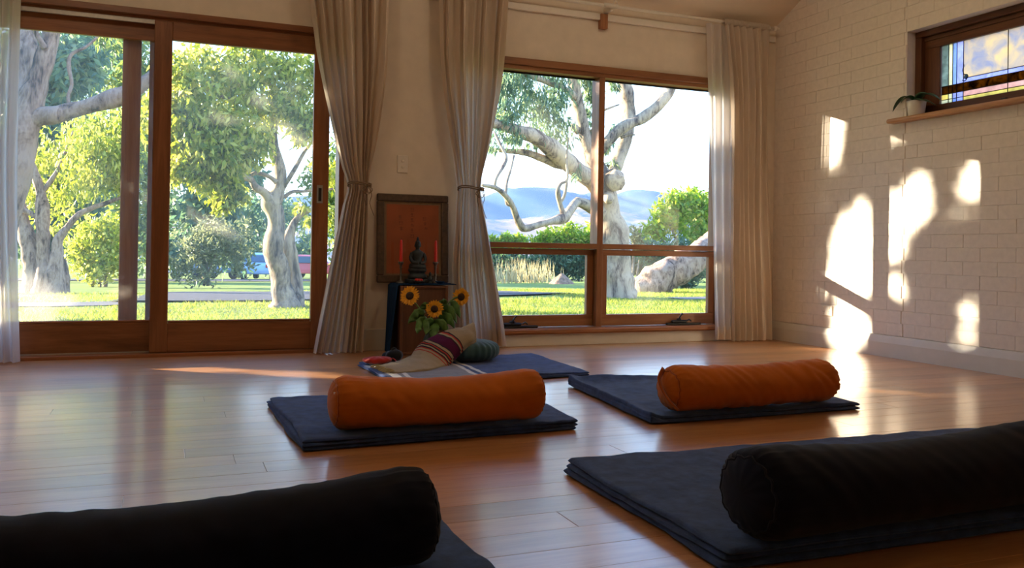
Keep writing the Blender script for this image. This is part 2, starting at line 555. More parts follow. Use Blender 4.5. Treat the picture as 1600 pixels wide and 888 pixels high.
def shrub(name, label, leaves, leaf_m, L, W, stems=(), bark_m=None, group=None, droop=-.2, cat='shrub'):
    c = np.mean([b[:3] for b in leaves], axis=0)
    lowest = min(b[2] - b[3] for b in leaves)
    t = empty(name, (float(c[0]), float(c[1]), float(lowest)))
    tag(t, label, cat, group)
    fo = obj('foliage', leaf_mesh('foliage', blob_points(leaves), L, W, droop), leaf_m, t)
    fo['kind'] = 'stuff'
    if not stems and len(leaves) < 15:
        bark_m = M['bark_grey']
        stems = []
        for k in range(3):
            b = leaves[(k * 2) % len(leaves)]
            x0 = float(c[0]) + (b[0] - float(c[0])) * .5
            g0 = ground_z(x0, b[1]) - .2
            stems.append([(x0, b[1], g0, .06), (x0 + .06, b[1], (g0 + b[2]) / 2, .05), (b[0], b[1], b[2], .03)])
    for st in stems:
        sp = spline(st, 4)
        m = MB(); m.tube([q[:3] for q in sp], [q[3] for q in sp], 6, True, 0, .2)
        m.build('stem', bark_m, t, True)
    return t

# ================================================================== THE ROOM
# floor boards run along X
fl = box_obj('floor', M['underfloor'], (-8.0, .02, -7.4, .02, -.16, -.014), b=0)
struct(fl)
plank_m = MB(); plank_m.box(0, 1, 0, .1293, -.016, 0, b=.0006)
plank_me = plank_m.mesh('plank'); plank_me.materials.append(M['plank'])
row = 0
y = .0
while y > -5.75:
    x = -7.6 + random.uniform(-1.8, 0)
    while x < -.001:
        ln = random.uniform(1.7, 3.4)
        x1 = min(x + ln, 0)
        if 0 - x1 < .25: x1 = 0
        xa = max(x, -7.9)
        if x1 - xa > .05:
            p = bpy.data.objects.new('plank', plank_me)
            C.objects.link(p); p.parent = fl
            p.location = (xa + .0003, y - .13, random.uniform(-.0003, 0)); p.scale = (x1 - xa - .0006, 1, 1)
        x = x1
    y -= .13
mm = MB(); mm.box(-8, 0, -7.4, y + .0, -.013, -.0005)
pf = mm.build('far_boards', M['plank'], fl); pf['kind'] = 'stuff'

# back wall around the sliding door and the window
WT = .13
wb = MB()
for d in [(-8.0, -7.22, 0, WT, 0, 2.62), (-7.22, -3.535, 0, WT, 2.135, 2.62), (-3.535, -2.73, 0, WT, 0, 2.62), (-2.73, -.52, 0, WT, 2.05, 2.62),
          (-2.73, -.52, 0, WT, -.1, .085), (-.52, .2, 0, WT, 0, 2.62)]:
    wb.box(*d)
struct(wb.build('wall_back', M['plaster']))
# skirting on the back wall
struct(box_obj('baseboard_back', M['skirting'], (-2.73, -.001, -.018, 0, 0, .086)))
struct(box_obj('trim_1', M['skirting'], (-3.53, -2.73, -.018, 0, 0, .146)))

# right wall: backing with the high window hole, painted bricks laid over it
W2 = (-2.72, -1.341, 1.60, 2.215)        # y0 y1 z0 z1 of the opening
wr = MB()
for d in [(.004, .24, W2[1], .2, -.1, 4.6), (.004, .24, -7.4, W2[0], -.1, 4.6), (.004, .24, W2[0], W2[1], -.1, W2[2]), (.004, .24, W2[0], W2[1], W2[3], 4.6)]:
    wr.box(*d)
wall_right = struct(wr.build('wall_right', M['brick_paint']))
def ceil_z(y): return 2.565 + .49 * (-y) if y > -3.5 else 4.28 - .49 * (-y - 3.5)
brick_meshes = []
for k in range(4):
    b = MB(); b.box(-.002, .02, -.5, .5, -.5, .5, b=0)
    me = bpy.data.meshes.new('brick')
    bm = bmesh.new()
    # front face inset so that the edges roll back into the joint
    e_ = .012
    vs = [(-.0008 - random.uniform(0, .0010), -.5 + e_ * 1.3, -.5 + e_ * 2.6), (-.0008 - random.uniform(0, .0010), .5 - e_ * 1.3, -.5 + e_ * 2.6),
          (-.0008 - random.uniform(0, .0010), .5 - e_ * 1.3, .5 - e_ * 2.6), (-.0008 - random.uniform(0, .0010), -.5 + e_ * 1.3, .5 - e_ * 2.6),
          (-.0002, -.5, -.5), (-.0002, .5, -.5), (-.0002, .5, .5), (-.0002, -.5, .5), (.004, -.5, -.5), (.004, .5, -.5), (.004, .5, .5), (.004, -.5, .5)]
    fs = [(3, 2, 1, 0), (0, 1, 5, 4), (1, 2, 6, 5), (2, 3, 7, 6), (3, 0, 4, 7), (4, 5, 9, 8), (5, 6, 10, 9), (6, 7, 11, 10), (7, 4, 8, 11)]
    bv = [bm.verts.new(v) for v in vs]
    for f in fs: bm.faces.new([bv[i] for i in f])
    bmesh.ops.recalc_face_normals(bm, faces=bm.faces[:])
    bm.to_mesh(me); bm.free()
    me.materials.append(M['brick_paint'])
    brick_meshes.append(me)
rest = MB()
nb = 0
course = 0
z = .15
while z < 3.9:
    y = 0 - (.12 if course % 2 else 0)
    segs = []
    yy = 0.0
    first = True
    while yy > -4.2:
        ln = .12 if (first and course % 2) else .24
        first = False
        segs.append((yy, max(yy - ln, -4.2)))
        yy -= ln
    for (ya, yb) in segs:
        pieces = [(ya, yb)]
        if ya > -1.341 > yb: pieces = [(ya, -1.3375), (-1.3445, yb)]
        for (a, b_) in pieces:
            zc = z + .043
            if zc > ceil_z((a + b_) / 2) + .02: continue
            if a - .01 > W2[0] and b_ + .01 < W2[1] and z + .08 > W2[2] and z + .006 < W2[3]:
                if b_ < W2[0]: b_ = a
                if z < W2[2] - .03 or z + .086 > W2[3] + .03:
                    pass
                else:
                    continue
                if a - b_ < .02: continue
                # cut the course at the opening
                if z < W2[2]: zl, zh = z, W2[2]
                else: zl, zh = W2[3], z + .086
            else:
                zl, zh = z, z + .086
            w_, h_ = (a - b_) - .0012, (zh - zl) - .0012
            if w_ < .02 or h_ < .015: continue
            yc, zc = (a + b_) / 2, (zl + zh) / 2
            if yc > -2.45 and zc < 2.75 and nb < 300:
                o = bpy.data.objects.new('brick', random.choice(brick_meshes))
                C.objects.link(o); o.parent = wall_right
                o.location = (random.uniform(-.0008, .0012), yc, zc); o.scale = (1, w_, h_)
                o.rotation_euler = (random.uniform(-.006, .006), 0, random.uniform(-.004, .004))
                nb += 1
            else:
                vs = [(.0015, yc + sy * w_ / 2, zc + sz * h_ / 2) for sy, sz in ((-1, -1), (1, -1), (1, 1), (-1, 1))] + \
                     [(-.002, yc + sy * (w_ / 2 - .003), zc + sz * (h_ / 2 - .003)) for sy, sz in ((-1, -1), (1, -1), (1, 1), (-1, 1))]
                rest.add(vs, [(7, 6, 5, 4), (4, 5, 1, 0), (5, 6, 2, 1), (6, 7, 3, 2), (7, 4, 0, 3)])
    z += .086
    course += 1
rb = rest.build('brick_courses', M['brick_paint'], wall_right); rb['kind'] = 'stuff'
# skirting on the right wall: tall board with a sloped top
m = MB()
prof = [(0, 0), (-.022, 0), (-.022, .098), (-.010, .146), (0, .148)]
vs = [(x, 0, z) for x, z in prof] + [(x, -7.2, z) for x, z in prof]
n = len(prof)
m.add(vs, [(i, (i + 1) % n, n + (i + 1) % n, n + i) for i in range(n)] + [tuple(range(n))[::-1], tuple(range(n, 2 * n))])
struct(m.build('baseboard_right', M['skirting']))

# the rest of the shell
m = MB()
def slab(y0, z0, y1, z1, t=.12):
    vs = [(x, y, z + dz) for x in (-8.1, .26) for (y, z) in ((y0, z0), (y1, z1)) for dz in (0, t)]
    m.add(vs, [(0, 1, 3, 2), (4, 6, 7, 5), (0, 4, 5, 1), (2, 3, 7, 6), (0, 2, 6, 4), (1, 5, 7, 3)])
slab(.22, 2.565 - .49 * .22, -3.5, 4.28)
slab(-3.5, 4.28, -7.5, 2.32)
struct(m.build('ceiling', M['ceiling']))
struct(box_obj('wall_left', M['plaster'], (-8.2, -8.0, -7.4, .2, -.1, 4.6), b=0))
struct(box_obj('wall_rear', M['plaster'], (-8.2, .24, -7.6, -7.4, -.1, 4.6), b=0))

# ------------------------------------------------------------------ the sliding door
door = struct(empty('door_1', (-4.6, .05, 0)))
def dpart(name, mat, dims, parent=None, b=.003):
    return box_obj(name, mat, dims, parent or door, b)
dpart('head_casing', M['door_x'], (-7.24, -3.51, -.022, .02, 2.102, 2.142))
dpart('head_soffit', M['door_x'], (-7.22, -3.535, .012, WT, 2.085, 2.136), b=0)
dpart('track', M['track_metal'], (-7.185, -4.72, .012, .03, 2.06, 2.088), b=.001)
dpart('head_rail', M['door_x'], (-7.185, -3.57, .100, .128, 2.02, 2.085))
dpart('jamb', M['door_z'], (-3.57, -3.535, -.005, WT, 0, 2.085))
dpart('jamb', M['door_z'], (-7.22, -7.185, -.005, WT, 0, 2.085))
dpart('threshold', M['door_x'], (-7.185, -3.57, -.03, WT, -.012, .022))
dpart('threshold_track', M['track_metal'], (-7.185, -3.57, .052, .058, .020, .030), b=.001)

def panel(x0, x1, y0, y1, z0, z1, sl, sr, top, bot, handle=False, stile_m=None):
    e = box_obj('sliding_panel', stile_m or M['door_z'], (x0, x0 + sl, y0, y1, z0, z1), door, .004)      # its own mesh is the left stile
    def sub(name, mat, dims, b=.003, sm=None):
        o = box_obj(name, mat, dims, None, b)
        o.parent = e; o.matrix_parent_inverse = e.matrix_world.inverted() if False else Matrix.Identity(4)
        return o

    subs = [sub('stile', M['door_z'], (x1 - sr, x1, y0, y1, z0, z1), .004),
            sub('top_rail', M['door_x'], (x0 + sl, x1 - sr, y0 + .002, y1 - .002, z1 - top, z1)),
            sub('bottom_rail', M['door_x'], (x0 + sl, x1 - sr, y0 + .002, y1 - .002, z0, z0 + bot)),
            sub('glazing_bead', M['door_x'], (x0 + sl, x1 - sr, y0 + .004, (y0 + y1) / 2 - .003, z0 + bot, z0 + bot + .016), .005),
            sub('pane', M['glass_door'], (x0 + sl - .005, x1 - sr + .005, (y0 + y1) / 2 - .003, (y0 + y1) / 2 + .003, z0 + bot - .005, z1 - top + .005), 0)]
    if handle:
        subs.append(sub('flush_pull', M['lock_metal'], (x1 - sr + .028, x1 - .038, y0 - .004, y0 + .003, .985, 1.105), .002))
        subs.append(sub('pull_recess', M['black_metal'], (x1 - sr + .038, x1 - .047, y0 - .006, y0 + .002, .998, 1.085), .001))
    return e
panel(-4.722, -3.636, .005, .05, .024, 2.084, .105, .105, .112, .182, True)
panel(-5.72, -4.62, .060, .098, .022, 2.084, .09, .06, .119, .186)
# outer panel pushed behind the others, one stile of it shows through the glass
panel(-7.19, -5.62, .105, .13, .022, 2.084, .09, .09, .119, .186)  # unseen panel added left of the sheer, so sun streaks reach the floor
panel(-4.905, -4.70, .135, .17, .0, 2.06, .108, .05, .06, .18, False, M['timber_z'])

# ------------------------------------------------------------------ the big window
win = struct(empty('window_1', (-1.65, .05, .09)))
def wpart(name, mat, dims, b=.003):
    return box_obj(name, mat, dims, win, b)
TX, TZ = M['timber_x'], M['timber_z']
wpart('head_casing', TX, (-2.80, -.5, -.02, .02, 2.035, 2.085))
wpart('head_lining', TX, (-2.73, -.52, .0, .12, 2.005, 2.04))
wpart('jamb', TZ, (-2.73, -2.70, 0, .12, .086, 2.005))
wpart('jamb', TZ, (-.555, -.52, 0, .12, .086, 2.005))
wpart('mullion', TZ, (-1.625, -1.575, 0, .12, .12, 2.005))
wpart('transom', TX, (-2.70, -1.625, 0, .12, .712, .752))
wpart('transom', TX, (-1.575, -.555, 0, .12, .712, .752))
wpart('sill', TX, (-2.76, -.5, -.055, .12, .086, .128), .012)
for (x0, x1) in ((-2.70, -1.625), (-1.575, -.555)):
    wpart('pane', M['glass_clear'], (x0 - .002, x1 + .002, .085, .091, .75, 2.008), 0)
    wpart('head_bead', M['black_metal'], (x0, x1, .08, .085, 1.992, 2.005), 0)
for (x0, x1, yo) in ((-2.70, -1.625, .03), (-1.575, -.555, .0)):
    s = wpart('awning_sash', TX, (x0 + .003, x1 - .003, .02 + yo, .062 + yo, .132, .218), .003)
    def ssub(name, mat, dims, b=.003):
        o = box_obj(name, mat, dims, None, b); o.parent = s; return o
    ssub('sash_top_rail', TX, (x0 + .003, x1 - .003, .02 + yo, .062 + yo, .665, .708))
    ssub('sash_stile', TZ, (x0 + .003, x0 + .05, .021 + yo, .061 + yo, .218, .665))
    ssub('sash_stile', TZ, (x1 - .055, x1 - .003, .021 + yo, .061 + yo, .218, .665))
    ssub('pane', M['glass_clear'], (x0 + .045, x1 - .05, .04 + yo, .045 + yo, .213, .67), 0)
    # chain winder on the sill
    xc = x0 + (.445 if x0 < -2 else .72)
    wm = MB()
    wm.box(xc - .155, xc + .16, -.012 + yo * .5, .016 + yo, .129, .146, b=.005)
    wm.box(xc - .11, xc + .03, -.014 + yo * .5, .012 + yo, .145, .168, b=.008)
    wm.box(xc - .06, xc - .02, -.012 + yo * .5, .010 + yo, .166, .182, b=.007)
    wm.tube([(xc - .045, -.012, .175), (xc - .055, -.03, .19), (xc - .04, -.034, .212), (xc - .03, -.034, .22)], [.007, .006, .006, .009], 8)
    wm.tube([(xc + .03, -.004, .160), (xc + .05, -.006, .172), (xc + .07, -.004, .158)], .006, 8)
    o = wm.build('winder', M['black_metal'], None, False); o.parent = s

# ------------------------------------------------------------------ the leaded high window in the right wall
w2 = struct(empty('window_2', (.1, -2.0, 1.6)))
FY, FZ = M['frame_y'], M['frame_z']
def w2part(name, mat, dims, b=.003):
    return box_obj(name, mat, dims, w2, b)
w2part('frame_head', FY, (.075, .2, W2[0], W2[1], 2.175, 2.215))
w2part('frame_head_step', FY, (.105, .2, W2[0] + .03, W2[1] - .04, 2.145, 2.175))
w2part('frame_jamb', FZ, (.075, .2, W2[1] - .05, W2[1], 1.63, 2.175))
w2part('frame_jamb', FZ, (.075, .2, W2[0], W2[0] + .05, 1.63, 2.175))
w2part('frame_foot', FY, (.075, .2, W2[0] + .05, W2[1] - .05, 1.63, 1.66))
w2part('sash_rail', FY, (.11, .16, W2[0] + .05, W2[1] - .05, 2.093, 2.145))
w2part('sash_rail', FY, (.11, .16, W2[0] + .05, W2[1] - .05, 1.66, 1.707))
w2part('sash_stile', FZ, (.11, .16, -1.51, W2[1] - .05, 1.707, 2.093))
w2part('sash_stile', FZ, (.11, .16, W2[0] + .05, W2[0] + .12, 1.707, 2.093))
w2part('sill_shelf', M['sill_y'], (-.075, .11, W2[0] - .1, -1.235, 1.600, 1.630), .011)
def opal(name, col, see=.12, nscale=14, var=.18, col2=None):
    m_, nt, b = new_mat(name)
    nt.nodes.remove(b)
    mp = coords(nt, (1, 1, 1), 'World')
    n_ = noise_tex(nt, mp, nscale, 4, .6, .8)
    r_ = ramp(nt, n_.outputs[0], [(.32, tuple(c * (1 - var) for c in col)), (.68, col2 or tuple(min(1, c * (1 + var)) for c in col))])
    t_ = nt.nodes.new('ShaderNodeBsdfTranslucent'); nt.links.new(r_.outputs[0], t_.inputs[0])
    tp = nt.nodes.new('ShaderNodeBsdfTransparent'); nt.links.new(r_.outputs[0], tp.inputs[0])
    mx_ = nt.nodes.new('ShaderNodeMixShader'); mx_.inputs[0].default_value = see
    nt.links.new(t_.outputs[0], mx_.inputs[1]); nt.links.new(tp.outputs[0], mx_.inputs[2])
    nt.links.new(mx_.outputs[0], nt.nodes['Material Output'].inputs[0])
    return m_
OP = dict(cloud=opal('opal_cloud_glass', (.50, .49, .55), .12, 9, .12, (.80, .62, .38)), clear=opal('seedy_clear_glass', (.34, .38, .32), .12, 14, .35), cream=opal('cream_glass', (.78, .72, .50), .1),
          blue=opal('blue_glass', (.40, .48, .66), .1), lav=opal('lavender_blue_glass', (.52, .52, .74), .1), amber=opal('amber_streak_glass', (.035, .02, .008), .12, 18, .6, (.28, .13, .02)),
          pink=opal('pink_glass', (.74, .50, .42), .1), yellow=opal('pale_yellow_glass', (.80, .66, .28), .1), bull=opal('blue_roundel_glass', (.24, .36, .60), .12))
ys = [-1.512, -1.567, -1.598, -1.629, -1.679, -1.993, -2.36, -2.60]
zs = [1.707, 1.732, 1.768, 1.821, 1.850, 2.093]
GX = .128
lead = []
def light(col, ya, yb, za, zb):
    o = box_obj('glass_piece', OP[col], (GX, GX + .005, yb + .0012, ya - .0012, za + .0012, zb - .0012), w2, 0)
def came(p, q, r=.0026):
    lead.append((p, q, r))
side = ['clear', 'cream', 'blue', 'lav']
for i in range(4):
    light(side[i], ys[i], ys[i + 1], zs[3], zs[5])
    light('amber', ys[i], ys[i + 1], zs[2], zs[3])
    light(['yellow', 'cream', 'lav', 'lav'][i], ys[i], ys[i + 1], zs[1], zs[2])
    light(['cream', 'cream', 'blue', 'lav'][i], ys[i], ys[i + 1], zs[0], zs[1])
for i in range(4, 7):
    light('cloud', ys[i], ys[i + 1], zs[4], zs[5])
    light('lav', ys[i], ys[i + 1], zs[3], zs[4])
    light('amber', ys[i], ys[i + 1], zs[2], zs[3])
    light('pink', ys[i], ys[i + 1], zs[1], zs[2])
    light('yellow', ys[i], ys[i + 1], zs[0], zs[1])
for yv in ys[1:-1]: came((GX - .001, yv, zs[0]), (GX - .001, yv, zs[5]))
for zv in (zs[1], zs[2], zs[3]): came((GX - .001, ys[0], zv), (GX - .001, ys[-1], zv), .0032 if zv == zs[2] else .0026)
came((GX - .001, ys[4], zs[4]), (GX - .001, ys[-1], zs[4]))
for p, q, r in lead:
    mm = MB(); mm.tube([p, q], r, 6); mm.build('lead_came', M['lead'], w2, True)
# curled came with a roundel
mm = MB()
pts = [(GX - .002, -1.679 - .004 * math.sin(k * .9), 1.945 - k * .008) for k in range(9)]
cy_, cz_ = -1.692, 1.853
pts += [(GX - .002, cy_ + .019 * math.cos(a) + .004, cz_ + .021 * math.sin(a)) for a in np.linspace(1.3, 5.6, 16)]
mm.tube(pts, .003, 6); mm.build('lead_scroll', M['lead'], w2, True)
mm = MB(); mm.lathe([(.013, -.002), (.015, .002), (.012, .005)], 20)
ro = mm.build('roundel', OP['bull'], w2, True); ro.location = Vector((GX - .006, -1.702, 1.857)); ro.rotation_euler = (0, PI / 2, 0)
ro.matrix_parent_inverse = Matrix.Translation(-w2.location)
mm = MB(); mm.tube([(GX - .004, -1.702 + .0145 * math.cos(a), 1.857 + .0145 * math.sin(a)) for a in np.linspace(0, 2 * PI, 21)], .002, 6, False)
mm.build('roundel_came', M['lead'], w2, True)
# stay bar catch on the sill
mm = MB(); mm.tube([(.10, -1.99, 1.668), (.095, -2.01, 1.650), (.085, -2.06, 1.645), (.085, -2.2, 1.648)], [.006, .007, .006, .005], 8)
mm.box(.088, .108, -2.01, -1.975, 1.645, 1.672, b=.003)
mm.build('window_stay', M['black_metal'], w2)

# orchid on the high sill
def pot_plant():
    x, y, z = .022, -1.408, 1.6305
    t = empty('orchid_pot', (x, y, z))
    tag(t, 'white ceramic pot with dark strappy orchid leaves on the high window sill', 'plant')
    m = MB(); m.lathe([(.046, 0), (.050, .004), (.060, .095), (.062, .105), (.057, .105), (.053, .090)], 28, (x, y, z))
    m.build('pot', M['ceramic'], t, True)
    m = MB(); m.lathe([(.0, .086), (.054, .090)], 20, (x, y, z)); m.build('soil', M['soil'], t, True)
    def leaf(p0, p1, p2, w):
        m = MB()
        def fn(u, v):
            a = Vector(p0) * (1 - v) ** 2 + Vector(p1) * 2 * v * (1 - v) + Vector(p2) * v * v
            tt = (Vector(p1) - Vector(p0)) * (1 - v) + (Vector(p2) - Vector(p1)) * v
            s = tt.cross(Vector((0, 0, 1))); s = s.normalized() if s.length > 1e-6 else Vector((1, 0, 0))
            ww = w * math.sin(PI * min(1, .12 + v * .88)) ** .6
            return a + s * (u - .5) * ww + Vector((0, 0, abs(u - .5) * ww * .35))
        m.grid(fn, 4, 12)
        o = m.build('leaf', M['orchid'], t, True)
        o.modifiers.new('thick', 'SOLIDIFY').thickness = .003
    c = (x, y, z + .085)
    leaf(c, (x - .05, y + .06, z + .20), (x - .05, y + .155, z + .055), .05)
    leaf(c, (x - .04, y - .07, z + .19), (x - .02, y - .21, z + .08), .07)
    leaf(c, (x - .06, y - .06, z + .13), (x - .01, y - .17, z + .05), .06)
    leaf(c, (x - .07, y + .0, z + .17), (x - .11, y + .03, z + .09), .05)
pot_plant()

# ------------------------------------------------------------------ switch, power outlet
t = empty('light_switch', (-3.137, 0, 1.272)); tag(t, 'white two button light switch on the wall between the curtains', 'switch')
box_obj('switch_plate', M['plastic'], (-3.174, -3.100, -.010, 0, 1.212, 1.332), t, .003)
for zz in (1.293, 1.252):
    m = MB(); m.lathe([(.0105, 0), (.0105, .004), (.008, .006)], 18)
    o = m.build('button', M['plastic'], t, True); o.rotation_euler = (PI / 2, 0, 0); o.location = (-3.137, -.009, zz)
    o.matrix_parent_inverse = Matrix.Translation(-t.location)
t = empty('power_outlet', (0, -.63, .275)); tag(t, 'white double power outlet low on the brick wall', 'outlet')
box_obj('outlet_plate', M['plastic'], (-.013, -.0, -.690, -.575, .240, .312), t, .003)
for yy in (-.605, -.66):
    box_obj('rocker', M['white_paint'], (-.017, -.012, yy - .007, yy + .007, .292, .304), t, .001)
    for (dy, dz, rot) in ((-.006, .270, .5), (.006, .270, -.5), (0, .256, 0)):
        m = MB(); m.box(-.0005, .0005, -.001, .001, -.004, .004)
        o = m.build('socket_slot', M['black_metal'], t); o.location = (-.0135, yy + dy, dz); o.rotation_euler = (rot, 0, 0)
        o.matrix_parent_inverse = Matrix.Translation(-t.location)

# ------------------------------------------------------------------ curtain rods
def rod(name, label, x0, x1, z, ends=()):
    t = empty(name, ((x0 + x1) / 2, -.11, z)); tag(t, label, 'curtain rod')
    m = MB(); m.tube([(x0, -.11, z), (x1, -.11, z)], .012, 12); m.build('pole', M['white_paint'], t, True)
    for x in ends:
        m = MB()
        m.lathe([(.012, 0), (.020, .006), (.020, .020), (.012, .026), (.014, .040), (.009, .048)], 16)
        o = m.build('finial', M['white_paint'], t, True)
        o.rotation_euler = (0, PI / 2, 0); o.location = (x, -.11, z); o.matrix_parent_inverse = Matrix.Translation(-t.location)
        m = MB(); m.box(x - .012, x + .002, -.11, -.001, z - .014, z + .006, b=.003); m.box(x - .02, x + .01, -.006, -.0, z - .045, z + .03, b=.002)
        m.build('bracket', M['white_paint'], t)
    return t
rod('curtain_rod', 'white curtain rod across the top of the picture window', -3.0, -.11, 2.515, (-.11,))
rod('curtain_rod', 'white curtain rod above the sliding doors', -6.2, -3.1, 2.515, ())
t = empty('rod_joiner', (-1.60, -.1, 2.50)); tag(t, 'small white coupling and hook joining the long rod above the mullion', 'bracket')
m = MB(); m.tube([(-1.66, -.125, 2.515), (-1.55, -.125, 2.515)], .017, 12); m.box(-1.60, -1.575, -.11, 0, 2.485, 2.53, b=.003)
m.build('coupling', M['white_paint'], t, True)
m = MB(); m.tube([(-1.59, -.13, 2.53), (-1.58, -.135, 2.555), (-1.56, -.13, 2.55), (-1.555, -.13, 2.53)], .005, 8); m.build('hook', M['white_paint'], t, True)
struct(box_obj('trim_2', M['white_paint'], (-3.0, -.02, -.03, 0, 2.43, 2.478), b=.003))
t = tag(box_obj('timber_block', M['timber_z'], (-1.645, -1.585, -.045, 0, 2.365, 2.475), b=.003), 'small reddish timber block hanging under the rod above the window mullion', 'bracket')

# ------------------------------------------------------------------ glowing paper globes above the frame, unseen, added to brighten the room
M['fill'] = bpy.data.materials.new('fill_paper'); M['fill'].use_nodes = True
_b = M['fill'].node_tree.nodes['Principled BSDF']
_b.inputs['Base Color'].default_value = (.85, .78, .65, 1)
_b.inputs['Emission Color'].default_value = (1.0, .82, .58, 1)
_b.inputs['Emission Strength'].default_value = 7.0
def fill(x, y, z, label):
    t = empty('fill_globe', (x, y, z)); tag(t, label, 'lamp')
    R = .24
    m = MB(); m.lathe([(R * math.cos(a) * (1 + .012 * (k % 2)), R * math.sin(a)) for k, a in enumerate(np.linspace(-1.32, 1.32, 23))], 40, (x, y, z))
    m.build('fill_shell', M['fill'], t, True)
    m = MB(); m.lathe([(.06, R - .006), (.06, R + .004), (.02, R + .02), (.02, R + .05)], 20, (x, y, z)); m.build('fill_collar', M['white_paint'], t, True)
    m = MB(); m.tube([(x, y, z + R), (x, y, ceil_z(y))], .005, 8); m.build('cord', M['black_metal'], t, True)
fill(-2.0, -2.3, 3.15, 'unseen paper globe added as room lantern nearer the brick wall')
fill(-5.2, -2.3, 3.15, 'unseen paper globe added as room lantern nearer the sliding doors')

# ------------------------------------------------------------------ curtains
def curtain(name, label, keys, nf, amp, mat, yb=-.12, tie=None, seed=0, liner=None, heading=True, sharp=1.0):
    """keys: list of (z, xl, xr) from top to bottom."""
    rnd = random.Random(seed)
    x_c = sum(k[1] + k[2] for k in keys) / (2 * len(keys))
    t = empty(name, (x_c, yb, 0)); tag(t, label, 'curtain')
    ph = [rnd.uniform(-.35, .35) for _ in range(nf + 2)]
    am = [rnd.uniform(.6, 1.25) for _ in range(nf + 2)]
    zt, zb = keys[0][0], keys[-1][0]
    kz = [k[0] for k in keys][::-1]; kl = [k[1] for k in keys][::-1]; kr = [k[2] for k in keys][::-1]
    sp_ = spline([(k[0], k[1], k[2]) for k in keys], 8)
    sz = [s[0] for s in sp_][::-1]; sl = [s[1] for s in sp_][::-1]; sr = [s[2] for s in sp_][::-1]
    def fn(u, v):
        z = zt + (zb - zt) * v
        xl = np.interp(z, sz, sl); xr = np.interp(z, sz, sr)
        w = xr - xl
        i = min(nf, int(u * nf)); f = u * nf - i
        a_ = am[i] * (1 - f) + am[i + 1] * f
        p_ = ph[i] * (1 - f) + ph[i + 1] * f
        wav = math.sin(2 * PI * (u * nf + p_ + .12 * math.sin(3.1 * z + seed)))
        s2 = math.sin(PI * (u * nf * .5 + .7 * z + seed)) * .25
        k = 1.0
        if tie is not None:
            d = abs(z - tie)
            k = .55 + .45 * min(1, d / .35)
        yy = yb - amp * k * a_ * (math.copysign(abs(wav) ** (1 / sharp), wav) + s2)
        if tie is not None:
            yy += -.02 * math.exp(-((z - tie) / .1) ** 2) + .05 * ((u - .5) * 2) ** 2 * math.exp(-((z - tie) / .18) ** 2)
        xx = xl + w * (u + .012 * math.cos(2 * PI * (u * nf + p_)) * am[i])
        return (xx, yy, z)
    m = MB(); m.grid(fn, nf * 14, 90)
    m.build('drape', mat, t, True)
    if heading:
        z0 = zt + .045
        xl, xr = keys[0][1], keys[0][2]
        m = MB()
        def hd(u, v):
            a = 2 * PI * v
            return (xl + (xr - xl) * u, -.11 + (.021 + .006 * math.sin(u * 260) + .003 * math.sin(u * 611)) * math.cos(a), 2.515 + (.024 + .006 * math.sin(u * 230 + 1) + .003 * math.sin(u * 577)) * math.sin(a))
        m.grid(hd, 110, 10); m.build('gathered_heading', mat, t, True)
    if tie is not None:
        xl = np.interp(tie, sz, sl); xr = np.interp(tie, sz, sr)
        xm, hw = (xl + xr) / 2, (xr - xl) / 2 + .008
        m = MB()
        for dz in (0, .012):
            m.tube([(xm + hw * math.cos(a), yb - .012 + .075 * math.sin(a), tie + dz + .008 * math.sin(2 * a)) for a in np.linspace(0, 2 * PI, 33)], .0045, 7, False)
        cord = m.build('tie_cord', M['jute'], t, True)
        m = MB()
        kx, ky = xm + hw * .45, yb - .085
        def loop(sx, w_, h_):
            return [(kx + sx * w_ * math.sin(a) * math.sin(a / 2), ky - .008, tie - h_ * (1 - math.cos(a)) / 2) for a in np.linspace(0, 2 * PI, 17)]
        m.tube(loop(-1, .035, .06), .0025, 6, False); m.tube(loop(1, .045, .05), .0025, 6, False)
        m.tube(spline([(kx, ky, tie), (kx + .03, ky - .005, tie - .06), (kx + .02, ky, tie - .12), (kx + .05, ky + .005, tie - .2)], 5), .0025, 6)
        m.tube(spline([(kx, ky, tie), (kx - .02, ky - .005, tie - .07), (kx - .005, ky, tie - .13)], 5), .0025, 6)
        m.build('bow', M['jute'], cord, True)
    if liner:
        m = MB()
        def lf(u, v):
            z = zt + (zb + .01 - zt) * v
            xl = np.interp(z, liner['z'], liner['l']); xr = np.interp(z, liner['z'], liner['r'])
            return (xl + (xr - xl) * u, liner['y'] - liner['a'] * math.sin(2 * PI * (u * liner['n'] + .1 * math.sin(2 * z))), z)
        m.grid(lf, liner['n'] * 14, 60)
        m.build('liner', M['liner'], t, True)
        z1 = zb + .11
        m = MB()
        def hf(u, v):
            p = lf(u, 1); z = zb + .012 + .10 * v
            return (p[0], p[1] - .004, z)
        m.grid(hf, liner['n'] * 14, 2); m.build('hem', M['curtain'], t, True)
    return t

